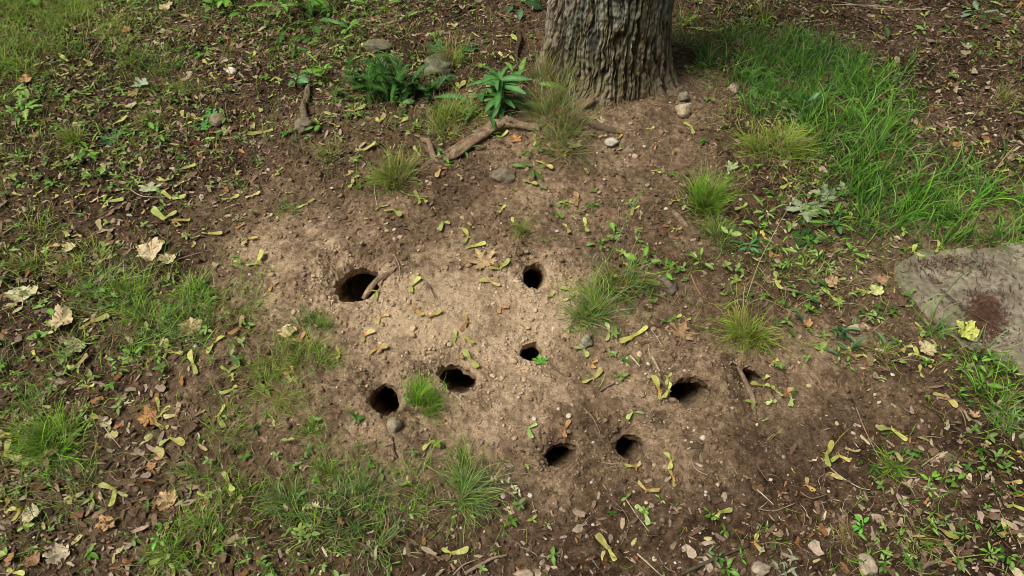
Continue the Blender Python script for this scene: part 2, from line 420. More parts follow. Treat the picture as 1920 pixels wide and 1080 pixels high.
def build_tree():
    NA, NH = 900, 520
    th = np.linspace(0, 2*math.pi, NA, endpoint=False); hh = np.concatenate([np.linspace(-.08, .62, 440), np.linspace(.63, 3.2, 80)])
    A, H = np.meshgrid(th, hh)
    r0 = .183-.012*np.clip(H, 0, 3)
    fl = np.exp(-np.clip(H, -.08, 9)/.085)
    lob = .5+.5*np.cos(A*3+.9)*.5+.3*np.cos(A*5+2.2)
    r = r0+fl*(.014+.034*np.clip(lob, 0, 1))
    arc = A*.19
    wv = .006*vn(H*11+3, np.cos(A)*9+np.sin(A)*7, 71)+.005*vn(H*34, np.sin(A)*22+np.cos(A)*15, 72)
    def per(fx, fy, seed):
        fx = fx*1.35
        f = A/(2*math.pi); s = (arc+wv)
        a = vn(s*fx, H*fy, seed); bb = vn((s-2*math.pi*.19)*fx, H*fy, seed)
        t = np.clip((f-.9)/.1, 0, 1); return a*(1-t)+bb*t
    n1 = per(56, 8, 73)+.35*per(110, 26, 78); n2 = per(100, 15, 74); r3 = per(170, 90, 75); r4 = per(60, 95, 76)
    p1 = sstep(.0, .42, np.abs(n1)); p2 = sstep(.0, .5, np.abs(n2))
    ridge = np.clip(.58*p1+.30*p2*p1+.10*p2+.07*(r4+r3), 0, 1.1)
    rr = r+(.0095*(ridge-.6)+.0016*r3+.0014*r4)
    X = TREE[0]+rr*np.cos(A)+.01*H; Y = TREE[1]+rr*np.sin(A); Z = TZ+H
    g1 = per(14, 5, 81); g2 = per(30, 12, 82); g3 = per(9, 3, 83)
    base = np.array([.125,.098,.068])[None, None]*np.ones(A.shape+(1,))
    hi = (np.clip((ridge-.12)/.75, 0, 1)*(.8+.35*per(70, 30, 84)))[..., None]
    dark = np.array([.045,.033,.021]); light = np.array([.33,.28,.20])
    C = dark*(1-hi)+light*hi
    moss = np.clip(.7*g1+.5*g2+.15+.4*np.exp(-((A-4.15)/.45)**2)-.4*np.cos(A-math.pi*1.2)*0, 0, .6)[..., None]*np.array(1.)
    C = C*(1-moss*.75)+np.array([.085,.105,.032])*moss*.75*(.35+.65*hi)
    dirt = (np.exp(-np.clip(H, 0, 9)/.055)*np.clip(.75+.6*g2, 0, 1))[..., None]
    C = C*(1-dirt*.6)+np.array([.30,.225,.145])*dirt*.6*(.35+.65*hi)
    lich = (sstep(.0, .5, g2+.5*g3)*sstep(.10, .2, H))[..., None]
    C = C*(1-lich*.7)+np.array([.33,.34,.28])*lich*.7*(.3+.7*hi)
    idx = np.arange(NA*NH).reshape(NH, NA)
    F = np.stack([idx[:-1], np.roll(idx, -1, 1)[:-1], np.roll(idx, -1, 1)[1:], idx[1:]], -1).reshape(-1, 4)
    base_pt = np.array([TREE[0], TREE[1], TZ])
    t = link('maple_tree', None); t.location = base_pt
    tag(t, 'thick tree trunk with deeply furrowed grey-brown bark standing in the soil', 'tree')
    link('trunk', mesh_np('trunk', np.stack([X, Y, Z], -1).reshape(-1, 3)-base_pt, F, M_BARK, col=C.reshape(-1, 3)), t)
    return t, base_pt
tree, tree_pt = build_tree()

# ------------------------------------------------------------ tubes: roots, twigs, stalks
def tube(pts, rad, nseg=8, rough=0., seed=0, samples=None):
    pts = np.asarray(pts, float); rad = np.asarray(rad, float)
    n = samples or max(6, len(pts)*5)
    t = np.linspace(0, len(pts)-1, n); P = np.zeros((n, 3))
    def cr(arr):
        i = np.clip(t.astype(int), 0, len(arr)-2); f = t-i
        a = arr[np.maximum(i-1, 0)]; b = arr[i]; c = arr[i+1]; d = arr[np.minimum(i+2, len(arr)-1)]
        if arr.ndim > 1: f = f[:, None]
        return .5*((2*b)+(-a+c)*f+(2*a-5*b+4*c-d)*f*f+(-a+3*b-3*c+d)*f**3)
    P = cr(pts); r = np.maximum(cr(rad), rad.min()*.5)
    tg = np.gradient(P, axis=0); tg /= np.linalg.norm(tg, axis=1)[:, None]+1e-9
    up = np.array([0, 0, 1.]); s = np.cross(tg, up); s /= np.linalg.norm(s, axis=1)[:, None]+1e-6; u = np.cross(s, tg)
    a = np.linspace(0, 2*math.pi, nseg, endpoint=False)
    L = np.concatenate([[0], np.cumsum(np.linalg.norm(np.diff(P, axis=0), axis=1))])
    rr = r[:, None]*(1+rough*vn(np.cos(a)[None]*2.1+L[:, None]*14+seed, np.sin(a)[None]*2.1+seed+L[:, None]*5, seed)
                     +rough*.6*vn(np.cos(a)[None]*5+seed, L[:, None]*60+np.sin(a)[None]*3, seed+3))
    V = P[:, None]+rr[..., None]*(np.cos(a)[None, :, None]*s[:, None]+np.sin(a)[None, :, None]*u[:, None])
    idx = np.arange(n*nseg).reshape(n, nseg)
    F = np.stack([idx[:-1], np.roll(idx, -1, 1)[:-1], np.roll(idx, -1, 1)[1:], idx[1:]], -1).reshape(-1, 4)
    Vf = V.reshape(-1, 3); e0 = len(Vf); Vf = np.concatenate([Vf, P[[0, -1]]])
    caps = [[e0, idx[0, (k+1) % nseg], idx[0, k], e0] for k in range(nseg)]+[[e0+1, idx[-1, k], idx[-1, (k+1) % nseg], e0+1] for k in range(nseg)]
    tri = np.array([[c[0], c[1], c[2]] for c in caps])
    return Vf, F, tri
def tube_mesh(name, P, rad, mat, color, nseg=8, rough=0., seed=0, origin=(0,0,0), cvar=.3, samples=None):
    V, F, T = tube(P, rad, nseg, rough, seed, samples)
    me = bpy.data.meshes.new(name)
    me.from_pydata((V-np.array(origin)).tolist(), [], F.tolist()+T.tolist()); me.polygons.foreach_set('use_smooth', [True]*len(me.polygons))
    k = 1+cvar*fbm(V[:, 0]*60+V[:, 2]*40, V[:, 1]*60, seed+5, 3)
    c = np.ones((len(V), 4), np.float32); c[:, :3] = np.asarray(color)*k[:, None]
    me.color_attributes.new('Col', 'FLOAT_COLOR', 'POINT').data.foreach_set('color', c.ravel()); me.materials.append(mat)
    return me
def gp(px, py, dz=0.):
    x, y, z = at(px, py); return (x, y, z+dz)

# surface roots: belong to the tree when they join the trunk
def root(name, pix, rad, dz, color, label=None, seed=1, rough=.25, parent=None):
    P = [gp(p[0], p[1], d) for p, d in zip(pix, dz)]
    org = np.array(parent[1]) if parent else np.array(P[0])
    me = tube_mesh(name, P, rad, M_BARK, color, 18, rough, seed, org, .5, samples=len(P)*16)
    o = link(name, me, parent[0] if parent else None)
    if not parent: o.location = org
    if label: tag(o, label, 'root')
    return o
tr = (tree, tree_pt)
root('root', [(1125,180),(1060,215),(1000,243),(955,240),(920,243),(880,262),(845,283),(815,300)], [.03,.018,.012,.014,.0125,.010,.008,.004],
     [.0,-.006,-.003,.005,.005,.002,.002,-.006], (.23,.165,.11), seed=3, rough=.9, parent=tr)
root('root', [(955,236),(925,250),(890,270),(858,292),(832,302)], [.012,.010,.012,.013,.007], [.026,.016,.010,.006,0], (.24,.165,.11), seed=9, rough=.35, parent=tr)
root('root', [(1070,215),(1110,235),(1150,245),(1190,250)], [.02,.013,.010,.006], [-.005,.003,.003,-.004], (.17,.125,.085), seed=5, parent=tr)
root('root', [(1235,160),(1262,172),(1285,160),(1300,190)], [.02,.012,.008,.005], [-.004,-.004,-.001,-.004], (.20,.15,.10), seed=6, parent=tr)
root('surface_root', [(574,232),(570,208),(578,192),(580,172),(590,158)], [.012,.010,.009,.008,.005], [.004,.018,.022,.018,.004], (.15,.115,.08),
     'thin bent root rising from a rounded stone in dark litter', 7)
root('surface_root', [(680,556),(692,545),(703,532),(716,521),(730,514),(742,503),(756,494)], [.0045,.0055,.005,.006,.005,.004,.002], [-.008,.001,.004,.003,.002,.0,-.006], (.30,.215,.145),
     'bare pale root across the right rim of the largest burrow hole', 8, .4)
root('surface_root', [(1383,690),(1396,720),(1410,748),(1416,778)], [.004,.0055,.0055,.003], [.002,.006,.005,-.001], (.22,.16,.11),
     'thin root running down past the small half-collapsed hole', 12)
root('surface_root', [(1262,395),(1275,408),(1290,425)], [.006,.008,.004], [-.001,.003,-.002], (.18,.13,.09), 'short dark root stub in soil below the bright upright tuft', 13)
root('surface_root', [(972,60),(974,85),(968,105),(972,128)], [.004,.007,.006,.004], [.004,.02,.016,.0], (.07,.05,.035), 'dark crooked stick-like root standing left of the tree trunk', 14)
root('surface_root', [(790,262),(806,275),(812,292),(822,306)], [.006,.008,.009,.006], [-.002,.006,.004,-.003], (.22,.16,.11), 'small grey root stub at the left end of the gnarled root', 15)

# ------------------------------------------------------------ stones
def ico(sub=2):
    import bmesh
    bm = bmesh.new(); bmesh.ops.create_icosphere(bm, subdivisions=sub, radius=1)
    V = np.array([v.co[:] for v in bm.verts]); F = np.array([[v.index for v in f.verts] for f in bm.faces]); bm.free()
    return V, F
ICO3, ICO2, ICO1 = ico(4), ico(2), ico(1)
def stone_mesh(name, mat, color, seed, rough=.12, blocky=0., fine=ICO3, cvar=.2):
    V, F = fine; V = V.copy()
    if blocky:
        rs = np.random.default_rng(seed)
        for _ in range(9):
            n = rs.normal(size=3); n /= np.linalg.norm(n); d = V@n; lim = .62+.25*rs.random(); k = np.clip(d-lim, 0, None)
            V -= n[None]*k[:, None]*blocky
    n = fbm(V[:, 0]*1.6+seed*3.1, V[:, 1]*1.6+V[:, 2]*1.3, seed, 3)
    n2 = fbm(V[:, 0]*5+seed, V[:, 1]*5+V[:, 2]*4.1, seed+2, 3)
    V *= (1+rough*2.2*n+.07*n2)[:, None]
    C = np.asarray(color)*(1+cvar*fbm(V[:, 0]*4+V[:, 2]*3, V[:, 1]*4, seed+1, 3))[:, None]
    soil = (sstep(.15, -.35, V[:, 2]+.5*fbm(V[:, 0]*3, V[:, 1]*3, seed+4, 3))*.8)[:, None]; C = C*(1-soil)+np.array([.20,.14,.09])*soil
    return mesh_np(name, V, F, mat, col=C)
WHITE, GREYP, PINK, TAN, BROWN = (.52,.47,.38), (.25,.22,.17), (.45,.33,.25), (.44,.33,.21), (.19,.135,.09)
PM = {}
for cn, c in (('white', WHITE), ('grey', GREYP), ('pinkish', PINK), ('tan', TAN), ('brown', BROWN)):
    PM[cn] = [stone_mesh('pebble', M_STONE, c, 20+i*7+len(cn), .10, .5, ICO2 if i else ICO2) for i in range(3)]
PEB = '''257,225,14,pinkish,E;298,222,15,white,E;330,255,17,pinkish,E;296,260,12,white,E;670,385,10,white,E;915,372,9,white,E;938,530,10,white,E;1213,225,14,white,E
1170,707,11,pinkish,E;1482,310,10,pinkish,E;1265,327,9,tan,E;433,325,8,white,E;838,143,9,grey,E;680,143,15,tan,E;1530,905,9,white,E;1728,965,15,white,E;1605,940,13,white,E;1612,972,15,pinkish,E
1825,95,14,white,E;400,688,8,grey,E;1355,870,26,grey,E;925,40,9,white,E;1845,995,8,white,E;805,830,8,tan,E;530,285,7,white,E;1580,55,9,white,E;470,940,9,tan,E;315,1028,9,tan,E;1450,10,12,tan,E;1790,300,10,tan,E
910,630,19,white,H;1060,628,18,white,H;1085,200,17,white,H;1278,188,18,white,H;997,82,11,white,H;945,52,8,white,H;640,412,17,grey,H;1495,1040,17,white,H;1405,552,12,white,H;1415,792,11,white,H
1745,688,16,white,H;1715,665,13,white,H;673,810,11,white,H;625,820,10,tan,H;788,325,12,grey,H;850,328,12,grey,H;1223,143,14,white,H;722,103,9,tan,H;275,318,9,tan,H;830,762,14,grey,H
1187,875,8,tan,H;1254,888,7,tan,H;1108,905,8,grey,H;1046,962,12,white,H;1380,865,14,grey,H;1645,610,11,tan,H;1520,628,8,tan,H;1500,663,10,grey,H;1195,673,9,pinkish,H;1760,990,16,white,H;1884,1000,18,white,H;1640,895,9,tan,H;900,765,11,tan,H;950,245,14,tan,H;83,475,12,pinkish,H;867,558,9,white,H;1762,790,12,grey,H;1720,190,9,grey,H;1130,960,15,grey,H;1265,972,15,pinkish,H;645,1003,13,pinkish,H;1028,505,7,pinkish,H;1557,885,9,pinkish,H;1525,75,9,pinkish,H
115,298,20,white,I;1095,245,18,pinkish,I;957,282,16,pinkish,I;565,415,14,grey,I;860,235,14,tan,I;815,613,12,white,I;130,610,12,white,I;125,632,11,white,I;195,570,14,pinkish,I;1500,490,13,white,I;65,260,9,white,I;30,243,7,white,I;333,303,8,pinkish,I
1712,323,11,white,I;97,835,11,white,I;172,835,10,white,I;56,826,8,white,I;1265,172,7,white,I;808,180,9,pinkish,I;1075,68,12,tan,I;970,312,8,grey,I;1045,710,9,white,I;1590,535,8,pinkish,I;620,115,7,white,I;992,535,8,tan,I;948,418,9,tan,I;100,575,13,grey,I;1436,438,12,tan,I;1320,680,14,brown,I;520,825,12,tan,I;740,820,10,tan,I;592,512,7,tan,I;1390,650,8,pinkish,I;240,533,8,grey,I;15,320,9,tan,I;50,620,8,white,I
1187,1015,15,white,F;10,1010,12,tan,F;1380,525,10,white,F;325,48,12,white,F;955,925,9,white,F;1120,1035,10,grey,F;15,655,10,pinkish,F;1050,25,10,tan,F
1102,870,14,white,D;660,278,14,white,D;1202,360,10,pinkish,D;1408,470,12,white,D;1525,128,12,white,D;1820,235,10,tan,D;1855,595,12,tan,D;1895,720,10,tan,D;1880,680,9,white,D;720,295,8,grey,D;1380,130,11,tan,D;1067,72,10,tan,D;1745,170,12,tan,D;1555,215,9,tan,D;1830,268,9,tan,D;190,645,14,brown,D;1210,80,8,tan,D;650,225,7,pinkish,D;1855,150,9,white,D
1540,212,15,tan,G;1390,907,12,tan,G;1618,935,17,tan,G;1590,960,11,white,G;775,985,15,grey,G;373,662,14,pinkish,G;1460,932,11,tan,G;1645,205,9,pinkish,G;1905,970,12,tan,G;840,125,15,grey,G;760,820,9,tan,G;1530,395,8,white,G;1695,475,11,pinkish,G;640,372,9,grey,G;915,75,9,tan,G
1520,205,9,white,A;1510,958,12,white,A;1465,803,12,grey,A;1865,1060,14,white,A;1415,800,12,grey,A;580,410,9,white,A;1540,910,8,tan,A;1150,890,10,tan,A;395,1015,9,tan,A;745,1042,10,white,A;1570,935,7,tan,A
1065,320,11,white,B;1170,820,15,white,B;1705,828,14,white,B;1652,878,20,tan,B;1720,1045,15,grey,B;1020,100,9,white,B;900,195,7,white,B;1430,935,9,white,B;1480,1020,11,white,B;480,1020,13,white,B;1195,1010,9,tan,B;280,640,12,pinkish,B
720,195,10,pinkish,C;1040,255,9,pinkish,C;1520,410,10,pinkish,C;1573,472,7,white,C;1597,705,8,white,C;1758,762,12,white,C;1690,1070,9,tan,C;1825,205,12,pinkish,C;875,245,6,white,C;625,130,8,white,C;510,150,6,white,C;1465,210,7,white,C;1425,290,7,pinkish,C;1560,525,6,white,C;1630,465,7,white,C;1350,880,8,pinkish,C;30,790,9,tan,C;1640,480,7,tan,C;160,940,9,tan,C;1295,500,8,tan,C;1700,850,9,pinkish,C'''
TILE = {c: (640*(i % 3), 360*(i//3)) for i, c in enumerate('ABCDEFGHI')}
def tp(t, x, y): return TILE[t][0]+x/3., TILE[t][1]+y/3.
DONE = []
for s in PEB.replace('\n', ';').split(';'):
    x, y, r, cn, t = s.split(','); px, py = tp(t, float(x), float(y)); sz = float(r)/3/ppm(px, py)
    X, Y, Z = at(px, py); o = link('pebble', random.choice(PM[cn]))
    o.location = (X, Y, Z+sz*.18); o.scale = (sz, sz*random.uniform(.75, 1.0), sz*random.uniform(.5, .7))
    o.rotation_euler = (random.uniform(-.3, .3), random.uniform(-.3, .3), random.uniform(0, 6.3))
    want(o, px, py, f'{"small " if float(r) < 11 else ""}{cn} rounded pebble', 'pebble', 'pebbles lying on the soil')
def rock(px, py, wpx, dpx, hpx, color, label, seed, blocky=.8, rz=0., rough=.12, sink=.25, cvar=.3):
    s = ppm(px, py); X, Y, Z = at(px, py+hpx*.2); me = stone_mesh('stone', M_ROCK, color, seed, rough, blocky, ICO3, cvar)
    o = link('stone', me); o.scale = (wpx/s/2, dpx/s/2*1.2, hpx/s/2*1.2); o.location = (X, Y, Z+hpx/s*(.5-sink)*.9)
    o.rotation_euler = (0, 0, rz); tag(o, label, 'stone')
rock(822,125,66,44,34,(.17,.165,.115),'large mossy grey stone behind the feathery dark green weed',301,.5)
rock(705,85,60,34,16,(.16,.145,.095),'flat greenish stone half hidden by weeds, left of the feathery weed',302,.5)
rock(572,236,40,30,26,(.20,.165,.115),'rounded brown stone at the foot of a thin bent root',303,.3)
rock(1280,206,30,26,26,(.48,.38,.26),'pale tan stone right of the trunk foot, lower of two',304,.9)
rock(1282,183,26,18,18,(.27,.24,.19),'grey stone right of the trunk foot, upper of two',305,1.)
rock(1376,165,24,18,18,(.44,.32,.26),'pinkish angular stone beside the dark grass right of the trunk',306,.95)
rock(1145,269,26,16,13,(.50,.47,.40),'bright white oval stone on the soil below the trunk',307,.2)
rock(943,325,50,34,24,(.17,.145,.10),'half-buried brown stone in pale soil below the gnarled root',308,.8,sink=.62)
rock(740,794,28,26,34,(.34,.29,.21),'pale rounded stone at the rim between burrow hole and bright tuft',309,.3)
rock(1252,538,26,44,24,(.16,.135,.10),'dark upright stone at the right of the grass above brown leaf',310,.7,.3)
rock(1626,1058,32,40,26,(.34,.28,.20),'blocky tan stone near the bottom edge, lower right',311,1)
rock(1426,1066,40,24,22,(.36,.29,.22),'flat pinkish stone next to the silvery lichen-like sprig, bottom edge',312,.9)
rock(435,135,20,14,13,(.72,.66,.54),'cream oval stone lying on dark litter beside a green stalk',313,.2)
rock(981,1074,36,18,14,(.33,.25,.18),'flat brown stone at the bottom edge near the curved twig',314,.5)
rock(230,690,50,20,12,(.14,.11,.08),'flat dark stone',315,.5) if False else None
rock(1100,638,22,22,20,(.25,.24,.18),'grey-green stone below the grass tufts right of centre',316,.5)
rock(410,225,34,26,20,(.24,.19,.13),'round tan stone behind a lobed green leaf at upper left',317,.3)
rock(28,242,30,18,14,(.15,.12,.09),'x',318) if False else None
rock(90,250,50,26,18,(.17,.13,.09),'x',319) if False else None
rock(1590,12,24,14,12,(.2,.18,.14),'x',320) if False else None

# ------------------------------------------------------------ concrete slab
def slab():
    out = [(1668,486),(1718,470),(1790,462),(1850,456),(1930,444),(2020,440),(2060,560),(2040,730),(1960,714),(1915,694),(1868,672),(1820,655),(1790,634),(1752,606),(1722,570),(1690,540),(1672,512)]
    P = np.array([flat(a, b, .012) for a, b in out]); Zs = float(hmac(*P.mean(0)))
    c = P.mean(0); top = .013
    st = .006; n = 170
    xs = np.arange(P[:, 0].min()-.02, P[:, 0].max()+.02, st); ys = np.arange(P[:, 1].min()-.02, P[:, 1].max()+.02, st)
    x, y = np.meshgrid(xs, ys)
    d = np.full(x.shape, 1e9); ins = np.zeros(x.shape, bool)
    Q = np.roll(P, -1, 0)
    for (ax, ay), (bx, by) in zip(P, Q):
        ex, ey = bx-ax, by-ay; t = np.clip(((x-ax)*ex+(y-ay)*ey)/(ex*ex+ey*ey), 0, 1)
        d = np.minimum(d, np.hypot(x-ax-t*ex, y-ay-t*ey))
        cond = ((ay > y) != (by > y)) & (x < (bx-ax)*(y-ay)/(by-ay+1e-12)+ax); ins ^= cond
    sd = np.where(ins, d, -d)+.012*vn(x*22, y*22, 91)+.004*vn(x*80, y*80, 92)
    e = sstep(-.006, .014, sd)
    z = Zs-.04+e*(top+.040)+e*(.0022*fbm(x*30, y*30, 93, 3)+.003*vn(x*6, y*6, 94))-.03*(1-e)*0
    hx, hy = flat(1760, 523, .02); r = np.hypot((x-hx)/.020, (y-hy)/.013); z -= .02*sstep(1.15, .6, r)
    for (qx, qy, rr) in ((1724,506,.006),(1835,462,.012),(1905,600,.006),(1800,470,.008),(1870,560,.005)):
        a, b = flat(qx, qy, .02); z -= .008*sstep(1.2, .5, np.hypot((x-a)/rr, (y-b)/rr))
    m = sstep(-.1, .35, fbm(x*14, y*14, 95, 4)); C = np.array([.20,.175,.13])*(1-m[..., None])+np.array([.30,.262,.195])*m[..., None]
    st_ = sstep(.15, .55, fbm(x*30, y*22, 96, 4))*.55; C = C*(1-st_[..., None])+np.array([.13,.11,.07])*st_[..., None]
    eg = (1-sstep(0, .05, sd))*.5; C = C*(1-eg[..., None])+np.array([.16,.15,.085])*eg[..., None]
    idx = np.arange(x.size).reshape(x.shape)
    F = np.stack([idx[:-1, :-1], idx[:-1, 1:], idx[1:, 1:], idx[1:, :-1]], -1).reshape(-1, 4)
    F = F[(e.ravel()[F] > 0).any(1)]
    o0 = np.array([c[0], c[1], Zs])
    o = link('stone_slab', mesh_np('stone_slab', np.stack([x, y, z], -1).reshape(-1, 3)-o0, F, M_ROCK, col=C.reshape(-1, 3))); o.location = o0
    tag(o, 'flat weathered concrete slab with a round pit, sunk in soil at right edge', 'slab')
    return lambda a, b: Zs+top
SLABZ = slab()

# ------------------------------------------------------------ maple keys
def wing_mesh(seed, curl):
    rs = np.random.default_rng(seed); n, k = 13, 5
    u = np.linspace(0, 1, n); lo = np.interp(u, [0,.08,.25,.5,.8,.93,1], [-.07,-.09,-.08,-.075,-.08,-.08,-.02])
    hi = np.interp(u, [0,.08,.20,.35,.55,.80,.93,1], [.08,.125,.12,.20,.26,.27,.21,.05])
    bend = .22*rs.normal()+.10
    V, al, ve = [], [], []
    for i in range(n):
        for j in range(k):
            f = j/(k-1); yy = lo[i]+(hi[i]-lo[i])*f
            cy = bend*(u[i]**2)*.6
            z = .055*math.exp(-((u[i]-.1)/.09)**2)*(1-(2*f-1)**2)+curl*1.6*u[i]**2*.5+.05*math.sin(u[i]*7+seed)*f+.05*f*f*rs.uniform(.4, 1)*(u[i] > .3)*.5
            z += .012*math.exp(-((f-.05)/.12)**2)
            V.append((u[i], yy+cy, z+.02)); al.append(u[i]); ve.append(abs(math.sin((f*3.2+u[i]*1.2)*math.pi))**3 if .25 < u[i] < .97 else 0)
    F = [[i*k+j, (i+1)*k+j, (i+1)*k+j+1, i*k+j+1] for i in range(n-1) for j in range(k-1)]
    V = np.array(V)
    return V, np.array(F), al, ve
WINGS = {}
for side in (1, -1):
    for s in range(5):
        V, F, al, ve = wing_mesh(s*3+1, [.02,.10,.0,.16,-.03][s]); V = V.copy(); V[:, 1] *= side
        if side < 0: F = F[:, ::-1]
        WINGS[(side, s)] = {k: mesh_np('key_wing', V, F, m, attrs={'along': al, 'vein': ve}) for k, m in KEYM.items()}
vv, ff = ICO1
SEEDS = {k: mesh_np('key_stalk', vv*np.array([.5,.12,.12]), ff, m, attrs={'along': np.zeros(len(vv)), 'vein': np.zeros(len(vv))}) for k, m in KEYM.items()}
def maple_key(pts, c, raised=0.):
    (ax, ay), (jx, jy), (bx, by) = pts
    mx, my = (ax+bx)/2, (ay+by)/2; dm = math.hypot(jx-mx, jy-my)+1e-6; ll = (math.hypot(ax-jx, ay-jy)+math.hypot(bx-jx, by-jy))/2
    jx += (jx-mx)/dm*ll*.13; jy += (jy-my)/dm*ll*.13
    J = np.array(gp(jx, jy)); up = .0
    for tx, ty in ((ax, ay), (bx, by)):
        T = np.array(gp(tx, ty)); q = np.linspace(.15, 1, 8)
        up = max(up, float(np.max((hgt(J[0]+(T[0]-J[0])*q, J[1]+(T[1]-J[1])*q)-(J[2]+(T[2]-J[2])*q)))))
    e = link('maple_key', None); e.location = (J[0], J[1], J[2]+.002+raised+min(up, .007))
    dirs = []
    for i, (tx, ty) in enumerate(((ax, ay), (bx, by))):
        T = np.array(gp(tx, ty)); d = T-J; L = float(np.hypot(d[0], d[1])); L = min(max(L, .012), .062)
        az = math.atan2(d[1], d[0]); dirs.append(az)
        p = math.atan2(d[2]+.001, L); p = max(min(p, .5), -.5)
        side = 1 if i == 0 else -1
        cr = (ax-jx)*(by-jy)-(ay-jy)*(bx-jx)
        if cr < 0: side = -side
        M = Matrix.Rotation(az, 4, 'Z') @ Matrix.Rotation(-p-random.uniform(0, .12), 4, 'Y') @ Matrix.Rotation(random.uniform(-.35, .35), 4, 'X') @ Matrix.Diagonal((L*.95*random.uniform(.85, 1.08), max(L, .024)*random.uniform(.8, 1.1), max(L, .02), 1))
        link('wing', WINGS[(side, random.randrange(5))][c], e, M)
    az = math.atan2(math.sin(dirs[0])+math.sin(dirs[1]), math.cos(dirs[0])+math.cos(dirs[1]))+math.pi
    link('stalk', SEEDS[c], e, Matrix.Translation((math.cos(az)*.003, math.sin(az)*.003, .001)) @ Matrix.Rotation(az, 4, 'Z') @ Matrix.Diagonal((.012, .012, .012, 1)))
    a1 = math.atan2(ay-jy, ax-jx)-math.atan2(by-jy, bx-jx); a1 = abs((a1+math.pi) % (2*math.pi)-math.pi)
    sh = 'sharply bent' if a1 < R(85) else 'V-shaped' if a1 < R(135) else 'nearly straight'
    want(e, jx, jy, f'{KCOL[c]} {sh} maple key', 'maple key', 'maple keys scattered on the ground')
